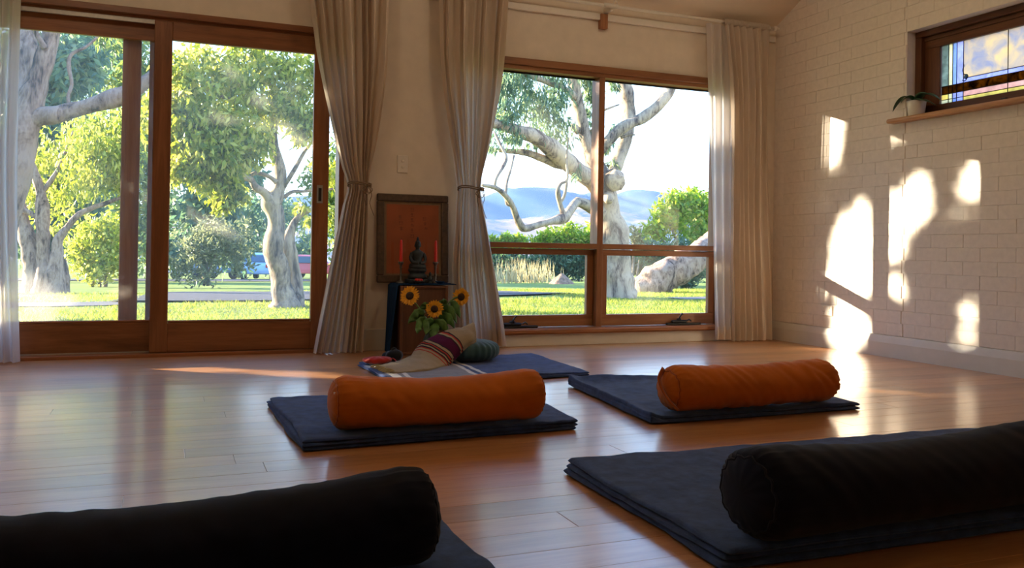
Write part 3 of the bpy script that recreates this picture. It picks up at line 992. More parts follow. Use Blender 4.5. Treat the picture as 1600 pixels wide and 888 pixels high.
curtain('curtain', 'beige curtain tied with cord, hanging at the right of the sliding doors',
        [(2.49, -3.83, -3.27), (2.2, -3.785, -3.275), (1.88, -3.735, -3.284), (1.48, -3.641, -3.332), (1.25, -3.575, -3.370), (1.10, -3.526, -3.390), (.95, -3.56, -3.388), (.64, -3.623, -3.391), (.3, -3.685, -3.395), (.006, -3.736, -3.401)],
        9, .034, M['curtain'], tie=1.105, seed=3)
curtain('curtain', 'beige curtain tied with cord, hanging at the left of the picture window',
        [(2.49, -2.925, -2.425), (1.96, -2.905, -2.459), (1.53, -2.838, -2.523), (1.28, -2.79, -2.57), (1.11, -2.766, -2.597), (.95, -2.775, -2.57), (.56, -2.798, -2.497), (.3, -2.78, -2.45), (.02, -2.756, -2.405)],
        9, .034, M['curtain'], tie=1.11, seed=8,
        liner=dict(z=[0, .3, .56, 1.1, 1.3, 2.5], l=[-2.52, -2.53, -2.56, -2.63, -2.62, -2.6], r=[-2.392, -2.43, -2.485, -2.594, -2.58, -2.44], y=-.085, a=.012, n=2))
curtain('curtain', 'beige curtain with white liner, untied in the corner by the brick wall',
        [(2.49, -.60, -.165), (1.95, -.535, -.160), (1.2, -.51, -.155), (.6, -.50, -.12), (.006, -.486, -.085)],
        7, .032, M['curtain'], seed=5, tie=None,
        liner=dict(z=[0, .6, 1.2, 1.95, 2.5], l=[-.625, -.655, -.68, -.717, -.745], r=[-.45, -.45, -.46, -.47, -.50], y=-.10, a=.018, n=3))
curtain('curtain', 'pale sheer curtain at the left end of the sliding doors',
        [(2.49, -5.74, -5.435), (1.6, -5.72, -5.440), (1.0, -5.70, -5.434), (.4, -5.68, -5.42), (.006, -5.67, -5.404)],
        6, .03, M['liner'], seed=11)

# ------------------------------------------------------------------ bolsters
def bolster(name, label, xa, xb, yc, z0, ry, h, ang, mat, seam, sag=.02, seed=0, tagcol=None, strap=False, tilt=0.0, wrk=.006, taper=0.0):
    """Long round cushion, axis along X; its base rests at z0."""
    L = xb - xa
    loc = Vector(((xa + xb) / 2, yc, z0))
    t = empty(name, loc); t.rotation_euler = (0, tilt, ang)
    tag(t, label, 'bolster')
    rnd = random.Random(seed)
    off = rnd.uniform(0, 50)
    NS, NC = 130, 72
    er = .055
    def radius(s):
        d = min(s, L - s)
        if d < er: return .80 + .20 * math.sqrt(max(0, 1 - (1 - d / er) ** 2))
        return 1
    pl_amp = [rnd.uniform(.4, 1) for _ in range(60)]
    def fn(u, v):
        s = L * (.5 - .5 * math.cos(PI * u)) * .6 + L * u * .4
        a = 2 * PI * v
        k = radius(s)
        d = min(s, L - s)
        x = s - L / 2
        sg = sag * math.sin(PI * s / L) ** 1.5
        cz, sz_ = math.sin(a), math.cos(a)
        hh = h / 2 * (1 - taper * (1 - s / L))
        r = k * (1 + .02 * noise.noise((s * 5 + off, cz * 1.3, sz_ * 1.3)))
        # gathered pleats at the seams, soft drag wrinkles along the body
        pleat = .0045 * math.exp(-d / .08) * math.sin(34 * a + 3 * noise.noise((a * 3, off, s * 9)))
        wr = wrk * noise.noise((s * 26 + 2 * math.sin(a) + off, a * 1.1, off)) * (.4 + .6 * max(0, noise.noise((s * 3 + off, a * .6, 7))) * 2)
        y = (ry * r + pleat + wr) * sz_ * (1 - .05 * sg / .02 * 0)
        zz = hh + (hh * r + pleat + wr) * cz
        if cz < -.3:
            zz = max(zz, .002 + .006 * (1 - k))
        zz -= sg * max(0, (zz / h)) ** 1.2
        y *= 1 + sg * .8
        zz = max(zz, .001)
        return (x, y, zz)
    m = MB(); m.grid(fn, NS, NC)
    body = m.build('cushion_body', mat, None, True); body.parent = t
    for sgn in (0, 1):
        ring = [Vector(fn(sgn, k / 48)) for k in range(48)]
        cen = sum(ring, Vector()) / 48
        m = MB()
        vs = []
        for j, (f, dx) in enumerate(((1, 0), (.92, .006), (.75, .014), (.5, .020), (.25, .023), (.02, .024))):
            for k in range(48):
                p = cen + (ring[k] - cen) * f
                vs.append((p.x + (1 if sgn else -1) * dx, p.y, p.z + .002 * noise.noise(Vector((p.y * 40, p.z * 40, off)))))
        fs = []
        for j in range(5):
            for k in range(48):
                k2 = (k + 1) % 48
                fs.append((j * 48 + k, j * 48 + k2, (j + 1) * 48 + k2, (j + 1) * 48 + k))
        fs.append(tuple(5 * 48 + k for k in range(48)))
        m.add(vs, fs)
        o = m.build('end_panel', mat, None, True); o.parent = t
        m = MB(); m.tube([(p.x, p.y, max(p.z, .003)) for p in ring] + [ring[0]], .0035, 6, False)
        o2 = m.build('piping', seam, None, True); o2.parent = o
        if strap and sgn == 0:
            pts = spline([(cen.x - .004, cen.y - .02 - ry * .55, cen.z - h * .40), (cen.x - .034, cen.y - ry * .30, cen.z - h * .12), (cen.x - .04, cen.y + ry * .1, cen.z + h * .2), (cen.x - .006, cen.y + ry * .3, cen.z + h * .42)], 6)
            m = MB(); m.tube(pts, .013, 8, True, 0, 0, 1, .35)
            o = m.build('carry_strap', seam, None, True); o.parent = t
    if tagcol:
        m = MB(); m.box(-L / 2 - .012, -L / 2 - .002, -ry * .52, -ry * .40, h * .62, h * .74, b=.001)
        o = m.build('label_tag', M['white_paint'], None); o.parent = t
    return t

# ------------------------------------------------------------------ folded blankets
def blanket(name, label, quad, layers, thick, mat, seed=0, stripes=None, lift=None, cat='blanket', z0=.001):
    """quad: back-left, back-right, front-right, front-left corners on the floor."""
    q = [Vector((p[0], p[1], 0)) for p in quad]
    cen = sum(q, Vector()) / 4
    t = empty(name, (cen.x, cen.y, 0)); tag(t, label, cat)
    rnd = random.Random(seed)
    def pt(u, v):
        return (q[3] * (1 - u) + q[2] * u) * (1 - v) + (q[0] * (1 - u) + q[1] * u) * v
    lu = (q[2] - q[3]).length; lv = (q[0] - q[3]).length
    mats = [mat, M['wool_white'], M['wool_grey']] if stripes else [mat]
    for L in range(layers):
        ins = [rnd.uniform(0, .016) for _ in range(4)]
        if L == layers - 1: ins = [i + .004 for i in ins]
        r = thick * .5
        base = z0 + L * thick * .92
        def axis_samples(n, ln):
            e_ = [0, .06, .2, .45, .75, 1]
            a = [x * r * 1.6 / ln for x in e_]
            mid = list(np.linspace(a[-1], 1 - a[-1], n))
            return a[:-1] + mid + [1 - x for x in a[:-1]][::-1]
        US = axis_samples(44, lu); VS = axis_samples(34, lv)
        off = rnd.uniform(0, 90)
        m = MB()
        nU, nV = len(US), len(VS)
        top = []; bot = []
        for v in VS:
            for u in US:
                du = min(u, 1 - u) * lu; dv = min(v, 1 - v) * lv
                ku = math.sqrt(max(0, 1 - (1 - min(1, du / (r * 1.6))) ** 2)); kv = math.sqrt(max(0, 1 - (1 - min(1, dv / (r * 1.6))) ** 2))
                k = ku * kv
                uu = ins[0] / lu + u * (1 - (ins[0] + ins[1]) / lu); vv = ins[2] / lv + v * (1 - (ins[2] + ins[3]) / lv)
                p = pt(uu, vv)
                e1 = .016 * noise.noise((p.x * 3.5 + off, p.y * 3.5, 2)) + .004 * noise.noise((p.x * 14 + off, p.y * 14, 5))
                px_ = p.x + e1; py_ = p.y + .010 * noise.noise((p.x * 3.5, p.y * 3.5 + off, 9))
                wv = .0055 * noise.noise((p.x * 6, p.y * 6, 20 + L)) + .0035 * noise.noise((p.x * 22 + 9, p.y * 15, 31))
                if lift: wv += lift(u, v)
                lo = lift(u, v) if lift else 0
                top.append((px_, py_, base + r + r * k * .98 + wv * min(1, k * 1.5)))
                bot.append((px_, py_, max(.0006, base + r - r * k * .98 + lo * k)))
        n0 = nU * nV
        vs = top + bot
        fs = []; mi = []
        for j in range(nV - 1):
            for i in range(nU - 1):
                a = j * nU + i
                f = (a, a + 1, a + nU + 1, a + nU)
                mm_ = 0
                if stripes:
                    uc = (US[i] + US[i + 1]) / 2
                    for (s0, s1, s_m) in stripes:
                        if s0 <= uc <= s1: mm_ = s_m
                fs.append(f); mi.append(mm_)
                fs.append(tuple(x + n0 for x in f[::-1])); mi.append(mm_)
        m.add(vs, fs); m.mi = mi
        # stitch the rim
        def rim(a, b):
            m.f.append((a, a + n0, b + n0, b)); m.mi.append(0)
        for i in range(nU - 1):
            rim(i + 1, i); rim((nV - 1) * nU + i, (nV - 1) * nU + i + 1)
        for j in range(nV - 1):
            rim(j * nU, (j + 1) * nU); rim((j + 1) * nU + nU - 1, j * nU + nU - 1)
        m.build('folded_layer', mats, t, True)
    return t
M['wool_white'] = cloth('white_wool', (.52, .50, .47), .95, weave=420, var=.12, bstr=.5, bdist=.003, fold=22)
M['wool_grey'] = cloth('grey_lilac_wool', (.13, .125, .15), .95, weave=420, var=.2, bstr=.5, bdist=.003, fold=22)

blanket('folded_blanket', 'dark navy folded blanket under the left orange bolster', [(-4.22, -1.88), (-3.05, -1.93), (-3.13, -2.735), (-4.205, -2.785)], 3, .014, M['blanket'], 1)
blanket('folded_blanket', 'dark slate folded blanket under the right orange bolster', [(-2.715, -1.74), (-1.62, -1.80), (-1.70, -2.725), (-2.83, -2.735)], 2, .016, M['blanket_b'], 2,
        lift=lambda u, v: .028 * math.exp(-((1 - v) / .05) ** 2) * math.exp(-((u - .2) / .25) ** 2) + .018 * math.exp(-((u) / .04) ** 2))
blanket('folded_blanket', 'blue blanket with white end stripes under the green round cushion', [(-3.58, -.72), (-2.385, -.55), (-2.42, -1.46), (-3.56, -1.62)], 2, .012, M['blanket'], 3,
        stripes=[(.03, .085, 1), (.085, .10, 2), (.10, .13, 1), (.13, .42, 2), (.42, .445, 1), (.47, .495, 1)],
        lift=lambda u, v: .016 * math.exp(-((u - .62) / .05) ** 2) * math.exp(-((1 - v) / .12) ** 2) + .012 * math.exp(-((u - .72) / .12) ** 2) * math.exp(-((v - .1) / .15) ** 2))
blanket('folded_blanket', 'dark blue folded blanket with curled front edge under the right navy bolster', [(-3.475, -3.29), (-1.45, -3.33), (-1.46, -4.20), (-3.50, -4.16)], 3, .017, M['blanket_b'], 4,
        stripes=[(.862, .874, 1), (.888, .90, 1)])
blanket('folded_blanket', 'dark blue folded blanket under the cropped navy bolster at bottom left', [(-5.15, -3.62), (-4.0, -3.60), (-3.985, -4.35), (-5.15, -4.35)], 3, .016, M['blanket_b'], 5)

bolster('bolster', 'orange bolster on the left navy blanket, nearest the altar', -4.065, -3.285, -2.65, .043, .106, .192, -.02, M['orange'], M['orange_seam'], .022, 1, True)
bolster('bolster', 'wrinkled orange bolster with a strap loop on the right blanket', -2.69, -1.845, -2.655, .036, .104, .190, .03, M['orange'], M['orange_seam'], .012, 2, False, True, 0, .012)
bolster('bolster', 'dark navy bolster on the blue blanket at the right of the photo', -3.41, -2.40, -4.11, .052, .118, .206, .02, M['navy'], M['navy_seam'], .022, 3)
bolster('bolster', 'dark navy bolster cut off at the bottom left of the photo', -5.06, -4.125, -3.99, .049, .112, .192, .0, M['navy'], M['navy_seam'], .020, 4, taper=.16)

# ------------------------------------------------------------------ zafu, shawl, small cloths
t = empty('round_cushion', (-2.90, -.79, .022)); tag(t, 'dark green round pleated meditation cushion half covered by the striped shawl', 'cushion')
m = MB()
def zf(u, v):
    a = 2 * PI * u; b_ = -PI / 2 + PI * v
    cr_, sr_ = math.cos(b_), math.sin(b_)
    pl_ = 1 + .035 * math.sin(26 * a) * max(0, math.cos(b_)) ** .5 * (.4 + .6 * max(0, sr_ + .3))
    r = .175 * math.copysign(abs(cr_) ** .62, cr_) * pl_
    return (-2.90 + r * math.cos(a), -.79 + r * math.sin(a), .022 + .062 + .062 * math.copysign(abs(sr_) ** .75, sr_))
m.grid(zf, 156, 26); m.build('pleated_cover', M['teal'], t, True)

SHAWL = [((-3.53,-1,0.031),(-3.5,-1.25,0.012)),((-3.45,-0.92,0.036),(-3.38,-1.22,-0)),((-3.37,-0.88,0.05),(-3.28,-1.17,-0.004)),((-3.31,-0.85,0.067),(-3.21,-1.1,0.008)),((-3.27,-0.83,0.1),(-3.14,-1.04,0.03)),((-3.23,-0.81,0.14),(-3.09,-1,0.064)),((-3.16,-0.79,0.17),(-3.04,-0.97,0.1)),((-3.06,-0.78,0.2),(-2.99,-0.95,0.14)),((-2.96,-0.77,0.22),(-2.94,-0.93,0.16)),((-2.88,-0.77,0.24),(-2.9,-0.9,0.18))]
t = empty('shawl', (-3.2, -.95, .03)); tag(t, 'tan woven shawl with purple and red stripes draped over the green cushion', 'shawl')
def shawl_mat():
    m_, nt, b = new_mat('striped_shawl_wool')
    tc = nt.nodes.new('ShaderNodeUVMap')
    sp = nt.nodes.new('ShaderNodeSeparateXYZ'); nt.links.new(tc.outputs[0], sp.inputs[0])
    tan, mag, red, drk = (.33, .26, .17), (.085, .012, .045), (.36, .045, .03), (.035, .025, .03)
    r = nt.nodes.new('ShaderNodeValToRGB'); r.color_ramp.interpolation = 'CONSTANT'
    st = [(0, tan), (.455, red), (.468, tan), (.485, red), (.498, drk), (.512, tan), (.53, drk), (.545, red), (.56, drk), (.572, tan), (.60, drk), (.612, mag), (.70, drk), (.712, tan), (.728, red), (.742, drk), (.752, tan)]
    el = r.color_ramp.elements
    while len(el) < len(st): el.new(.5)
    for i, (p, c_) in enumerate(st):
        el[i].position = p; el[i].color = (*c_, 1)
    nt.links.new(sp.outputs[0], r.inputs[0])
    mp = coords(nt); n_ = noise_tex(nt, mp, 320, 3, .6)
    hs = nt.nodes.new('ShaderNodeHueSaturation')
    mr = nt.nodes.new('ShaderNodeMapRange'); mr.inputs['To Min'].default_value = .6; mr.inputs['To Max'].default_value = 1.35
    nt.links.new(n_.outputs[0], mr.inputs['Value']); nt.links.new(mr.outputs[0], hs.inputs['Value']); nt.links.new(r.outputs[0], hs.inputs['Color'])
    nt.links.new(hs.outputs[0], b.inputs['Base Color']); b.inputs['Roughness'].default_value = .95; b.inputs['Specular IOR Level'].default_value = .1
    bump(nt, b, n_.outputs[0], .5, .003)
    return m_
M['shawl'] = shawl_mat()
Bs = spline([b for b, f in SHAWL], 7); Fs = spline([f for b, f in SHAWL], 7)
NSH = len(Bs) - 1
def shawl_layer(inset, drop, name):
    m = MB()
    NU = 16
    vs = []
    uvs = []
    for j in range(NSH + 1):
        B, Fv = Vector(Bs[j]), Vector(Fs[j])
        B = Vector((B.x, B.y, max(B.z, .034))); Fv = Vector((Fv.x, Fv.y, max(Fv.z, .030)))
        s = j / NSH
        for i in range(NU + 1):
            w = i / NU
            p = B.lerp(Fv, w)
            bulge = .030 * math.sin(PI * w) * (.5 + .5 * s)
            nz = .010 * noise.noise((p.x * 11, p.y * 11, 4)) + .006 * noise.noise((p.x * 30, p.y * 26, 8))
            edge = -.022 * math.exp(-((1 - w) / .06) ** 2) * s - .016 * math.exp(-(w / .06) ** 2)
            z_ = p.z + bulge + nz + edge - drop
            rag = .012 * noise.noise((w * 9, 3, inset)) if j in (0, 1) else 0
            vs.append((p.x + rag * 2, p.y + rag, max(z_, .030 - (.002 if drop else 0))))
            uvs.append((s, w))
    fs = []
    for j in range(NSH):
        for i in range(NU):
            a = j * (NU + 1) + i
            fs.append((a, a + 1, a + NU + 2, a + NU + 1))
    me = bpy.data.meshes.new(name); me.from_pydata(vs, [], fs)
    uvl = me.uv_layers.new(name='UVMap')
    for lp in me.loops: uvl.data[lp.index].uv = uvs[lp.vertex_index]
    me.polygons.foreach_set('use_smooth', [True] * len(me.polygons)); me.update()
    o = obj(name, me, M['shawl'], t)
    so = o.modifiers.new('thick', 'SOLIDIFY'); so.thickness = .010; so.offset = -1
    return o
shawl_layer(0, 0, 'top_fold')
shawl_layer(.01, .018, 'under_fold')
m = MB()
for k in range(70):
    w = random.random()
    B, Fv = Vector(Bs[0]), Vector(Fs[0])
    p = B.lerp(Fv, w); p.z = .036
    q = p + Vector((-random.uniform(.015, .045), random.uniform(-.02, .01), -.004))
    m.tube([p + Vector((.012, 0, .006)), (p + q) / 2 + Vector((0, 0, random.uniform(0, .008))), q], .0013, 4)
m.build('fringe', M['straw'], t)['kind'] = 'stuff'

t = empty('red_pouch', (-3.50, -.86, .025)); tag(t, 'small red cloth pouch at the corner of the striped blanket', 'pouch')
m = MB()
m.grid(lambda u, v: (-3.49 + .085 * math.cos(2 * PI * u) * math.sin(PI * v) * (1 + .08 * math.sin(6 * PI * u)), -.86 + .05 * math.sin(2 * PI * u) * math.sin(PI * v), .026 + .022 - .022 * math.cos(PI * v) + .003 * math.sin(14 * PI * u) * math.sin(PI * v)), 48, 16)
m.build('bag', M['red_cloth'], t, True)
m = MB(); m.tube(spline([(-3.42, -.85, .05), (-3.40, -.86, .055), (-3.385, -.88, .04), (-3.40, -.90, .034)], 5), .003, 6); m.build('drawstring', M['red_cloth'], t, True)
t = empty('dark_pouch', (-3.375, -.76, .025)); tag(t, 'small black rumpled cloth beside the red pouch', 'pouch')
m = MB()
m.grid(lambda u, v: (-3.375 + .06 * math.cos(2 * PI * u) * math.sin(PI * v) * (1 + .12 * math.sin(10 * PI * u)), -.765 + .045 * math.sin(2 * PI * u) * math.sin(PI * v), .026 + .034 - .034 * math.cos(PI * v) * (1 + .2 * math.cos(2 * PI * u + 1))), 48, 16)
m.build('cloth_bundle', M['black_cloth'], t, True)
m = MB(); m.tube(spline([(-3.385, -.78, .09), (-3.375, -.775, .102), (-3.36, -.77, .095)], 4), .008, 8); m.build('knot', M['black_cloth'], t, True)

# ------------------------------------------------------------------ altar
t = empty('altar_box', (-3.05, -.16, 0)); tag(t, 'dark brown wooden box stood on end as an altar between the curtains', 'box')
box_obj('side_board', M['box_wood'], (-3.212, -3.194, -.30, -.02, 0, .45), t, .003)
box_obj('side_board', M['box_wood'], (-2.906, -2.888, -.30, -.02, 0, .45), t, .003)
box_obj('top_board', M['box_wood'], (-3.194, -2.906, -.30, -.02, .432, .45), t, .003)
box_obj('base_board', M['box_wood'], (-3.194, -2.906, -.30, -.02, 0, .018), t, .003)
box_obj('front_board', M['box_wood'], (-3.194, -2.906, -.292, -.278, .018, .432), t, .002)
m = MB()
def ac(u, v):
    # hangs down the left side and lies over the top
    L1, L2 = .45, .40
    s = v * (L1 + L2)
    y = -.285 + .255 * u
    rip = .006 * math.sin(u * 19) + .004 * math.sin(u * 41 + 1)
    if s < L1:
        return (-3.226 - .012 * (1 - s / L1) - abs(rip) * (1 - s / L1) - .03 * (1 - s / L1) * (1 - u) * 1.2, y - .0 * u, .004 + s)
    return (-3.224 + (s - L1) * .99, y, .4565 + .0015 * math.sin(u * 23 + s * 40))
m.grid(ac, 40, 50)
t = tag(m.build('altar_cloth', M['altar_cloth'], None, True), 'dark blue cloth lying over the altar box and down its left side', 'cloth')
t.modifiers.new('thick', 'SOLIDIFY').thickness = .004

# framed picture leaning on the wall
t = empty('framed_picture', (-3.06, -.03, .462)); tag(t, 'dark framed orange print with faint calligraphy behind the statue', 'picture')
Lean = Matrix.Translation((-3.06, -.058, .462)) @ Matrix.Rotation(-.06, 4, 'X')
def pic(name, mat, dims, b=.003):
    o = box_obj(name, mat, dims, None, b); o.parent = t; o.matrix_parent_inverse = Matrix.Translation(-t.location)
    o.data.transform(Lean)
    return o
pw, ph_ = .252, .605
pic('frame_rail', M['pic_frame'], (-pw, pw, 0, .03, 0, .05), .006)
pic('frame_rail', M['pic_frame'], (-pw, pw, 0, .03, ph_ - .05, ph_), .006)
pic('frame_rail', M['pic_frame'], (-pw, -pw + .05, 0, .03, .05, ph_ - .05), .006)
pic('frame_rail', M['pic_frame'], (pw - .05, pw, 0, .03, .05, ph_ - .05), .006)
pic('mount', M['mat_board'], (-pw + .05, pw - .05, .018, .022, .05, ph_ - .05), 0)
pic('print', M['canvas'], (-pw + .067, pw - .067, .0155, .0178, .062, ph_ - .07), 0)
pic('picture_glass', M['glass_pic'], (-pw + .048, pw - .048, .010, .0115, .048, ph_ - .048), 0)
# faint brush strokes: one tall middle column, a short one each side
rs = random.Random(21)
def glyph(cx, cz, s):
    kinds = [[(-1, .5, 1, .6), (0, 1, 0, -1), (-.8, -.1, .8, 0), (-.6, -.9, -.1, -.2), (.1, -.2, .7, -.9)],
             [(-.9, .8, .9, .8), (-.7, .8, -.8, -.8), (.7, .8, .8, -.8), (-.7, .1, .7, .1), (-.8, -.8, .8, -.8)],
             [(-.9, .4, .9, .5), (-.2, 1, -.8, -.9), (.1, .5, .8, -.8), (-.3, -.2, .5, -.3)],
             [(-.8, .9, .8, .9), (0, .9, 0, -.7), (-.9, .2, .9, .2), (-.9, -.8, .9, -.7), (-.5, .6, -.5, -.3)]]
    strokes = MB()
    for (a, b_, c_, d) in rs.choice(kinds):
        p, q = Vector((cx + a * s, .0148, cz + b_ * s)), Vector((cx + c_ * s, .0148, cz + d * s))
        n_ = (q - p).normalized().cross(Vector((0, 1, 0))) * s * .13
        strokes.add([p - n_, q - n_ * .5, q + n_ * .5, p + n_], [(0, 1, 2, 3)])
    st_ = strokes.build('brush_character', M['ink'], None); st_.data.transform(Lean); st_.parent = t; st_.matrix_parent_inverse = Matrix.Translation(-t.location)
for k in range(6): glyph(-.004, .50 - k * .036, .014)
for k in range(3):
    glyph(-.088 + .004 * k, .445 - k * .038, .015); glyph(.082 + .006 * k, .44 - k * .034, .013)

# seated statue on a stepped base
sx, sy, sz_ = -3.062, -.155, .4605
t = empty('seated_statue', (sx, sy, sz_)); tag(t, 'dark seated meditating statue on a stepped lotus base between two red candles', 'statue'); t.scale = (.78, .9, 1)
m = MB()
m.box(sx - .092, sx + .092, sy - .06, sy + .06, sz_, sz_ + .030, b=.006)
m.build('plinth', M['statue'], t)
m = MB(); m.lathe([(.078, .030), (.084, .040), (.080, .054), (.066, .062), (.066, .072), (.076, .080), (.082, .092), (.074, .104)], 28, (sx, sy, sz_))
for v_i in range(len(m.v)):
    x_, y_, z_ = m.v[v_i]; m.v[v_i] = (x_, sy + (y_ - sy) * .72, z_)
m.build('lotus_base', M['statue'], t, True)
m = MB()
def body_prof(v):
    # (half width, half depth, z)
    pr = [(.070, .048, .100), (.076, .052, .112), (.070, .048, .128), (.050, .036, .142), (.043, .030, .160), (.047, .030, .182), (.054, .030, .200), (.050, .027, .212), (.026, .020, .222), (.016, .016, .230), (.017, .018, .236), (.023, .024, .250), (.024, .025, .266), (.020, .022, .280), (.012, .013, .288), (.011, .012, .298), (.004, .005, .312)]
    f = v * (len(pr) - 1); i = min(int(f), len(pr) - 2); k = f - i
    return [pr[i][j] * (1 - k) + pr[i + 1][j] * k for j in range(3)]
def sb(u, v):
    w, d, z_ = body_prof(v); a = 2 * PI * u
    return (sx + w * math.cos(a), sy + d * math.sin(a) * (1.25 if z_ < .13 and math.sin(a) < 0 else 1), sz_ + z_)
m.grid(sb, 32, 64)
for s_ in (-1, 1):   # arms folding to the lap, ears, knees
    m.tube(spline([(sx + s_ * .050, sy, sz_ + .202), (sx + s_ * .064, sy - .008, sz_ + .172), (sx + s_ * .050, sy - .034, sz_ + .142), (sx + s_ * .008, sy - .050, sz_ + .134)], 5), [.015] * 8 + [.013] * 8, 10)
    m.tube([(sx + s_ * .024, sy, sz_ + .264), (sx + s_ * .025, sy - .001, sz_ + .246)], [.004, .005], 6)
m.tube([(sx, sy - .024, sz_ + .262), (sx, sy - .029, sz_ + .252)], [.002, .004], 6)
m.build('figure', M['statue'], t, True)

def candle(x, y, label):
    t = empty('candlestick', (x, y, .4605)); tag(t, label, 'candlestick', None)
    m = MB(); m.lathe([(.033, 0), (.034, .006), (.020, .014), (.007, .022), (.006, .05), (.010, .056), (.006, .064), (.006, .10), (.011, .107), (.007, .114), (.010, .124), (.018, .136), (.019, .146), (.013, .146)], 20, (x, y, .4605))
    m.build('stick', M['pewter'], t, True)
    m = MB(); m.lathe([(.0115, .140), (.0115, .150), (.0085, .28), (.006, .288), (.001, .292)], 16, (x, y, .4605)); cn = m.build('candle', M['candle'], t, True)
    m = MB(); m.tube([(x, y, .750), (x + .001, y, .758), (x + .003, y, .763)], .0012, 6); m.build('wick', M['black_metal'], cn, True)
candle(-3.175, -.15, 'thin red candle in a slim stick at the left of the statue')
candle(-2.934, -.15, 'thin red candle in a slim stick at the right of the statue')
t = empty('red_bowl', (-3.075, -.245, .4605)); tag(t, 'small round bowl of red petals in front of the statue', 'bowl')
m = MB(); m.lathe([(.018, 0), (.020, .004), (.034, .018), (.036, .022), (.031, .020)], 20, (-3.075, -.245, .4605)); m.build('bowl', M['pewter'], t, True)
for k in range(7):
    m = MB(); a = k * .9
    m.lathe([(.001, .018), (.009, .022), (.011, .028), (.006, .034), (.001, .036)], 10, (-3.075 + .019 * math.cos(a) * (k > 0), -.245 + .019 * math.sin(a) * (k > 0), .4605)); m.build('petal', M['candle'], t, True)
t = empty('figurine', (-2.985, -.20, .4605)); tag(t, 'tiny dark figurine at the right foot of the statue', 'figurine')
m = MB(); m.lathe([(.020, 0), (.021, .008), (.014, .014), (.015, .026), (.012, .042), (.006, .050), (.009, .058), (.010, .066), (.006, .075), (.001, .079)], 16, (-2.985, -.20, .4605)); m.build('body', M['statue'], t, True)
m = MB(); m.tube([(-2.999, -.20, .50), (-3.004, -.213, .487), (-2.987, -.219, .485)], .004, 6); m.tube([(-2.971, -.20, .50), (-2.966, -.213, .487), (-2.983, -.219, .485)], .004, 6); m.build('arms', M['statue'], t, True)
t = empty('incense_dish', (-2.925, -.23, .4605)); tag(t, 'small dark blue dish below the right candle on the altar', 'dish')
m = MB(); m.lathe([(.016, 0), (.018, .004), (.032, .014), (.033, .017), (.028, .015)], 20, (-2.925, -.23, .4605)); m.build('dish', M['altar_cloth'], t, True)
m = MB(); m.tube([(-2.925, -.23, .470), (-2.918, -.232, .52)], .0014, 5); m.build('incense_stick', M['pic_frame'], t)

# ------------------------------------------------------------------ sunflowers
t = empty('flower_vase', (-3.05, -.47, 0)); tag(t, 'dark green vase standing in front of the altar box behind the shawl', 'vase')
m = MB(); m.lathe([(.045, 0), (.052, .006), (.060, .06), (.052, .12), (.036, .155), (.040, .175), (.034, .172), (.030, .15)], 26, (-3.05, -.47, 0)); m.build('vase_body', M['vase'], t, True)
m = MB(); m.tube([(-3.05 + .039 * math.cos(a), -.47 + .039 * math.sin(a), .175) for a in np.linspace(0, 2 * PI, 25)], .003, 6, False); m.build('rim', M['vase'], t, True)

def big_leaf(t, p0, p1, p2, w):
    m = MB()
    P0, P1, P2 = Vector(p0), Vector(p1), Vector(p2)
    def fn(u, v):
        a = P0 * (1 - v) ** 2 + P1 * 2 * v * (1 - v) + P2 * v * v
        tt = (P1 - P0) * (1 - v) + (P2 - P1) * v
        s = tt.cross(Vector((.25, 1, .3))); s = s.normalized()
        n_ = s.cross(tt).normalized()
        ww = w * (math.sin(PI * (v ** .62)) ** .9) * (1 + .06 * math.sin(v * 40))
        return a + s * (u - .5) * ww + n_ * (abs(u - .5) * ww * .3 + .006 * math.sin(v * 17 + u * 5))
    m.grid(fn, 6, 14)
    o = m.build('leaf', M['sf_leaf'], t, True)
    o.modifiers.new('thick', 'SOLIDIFY').thickness = .0015

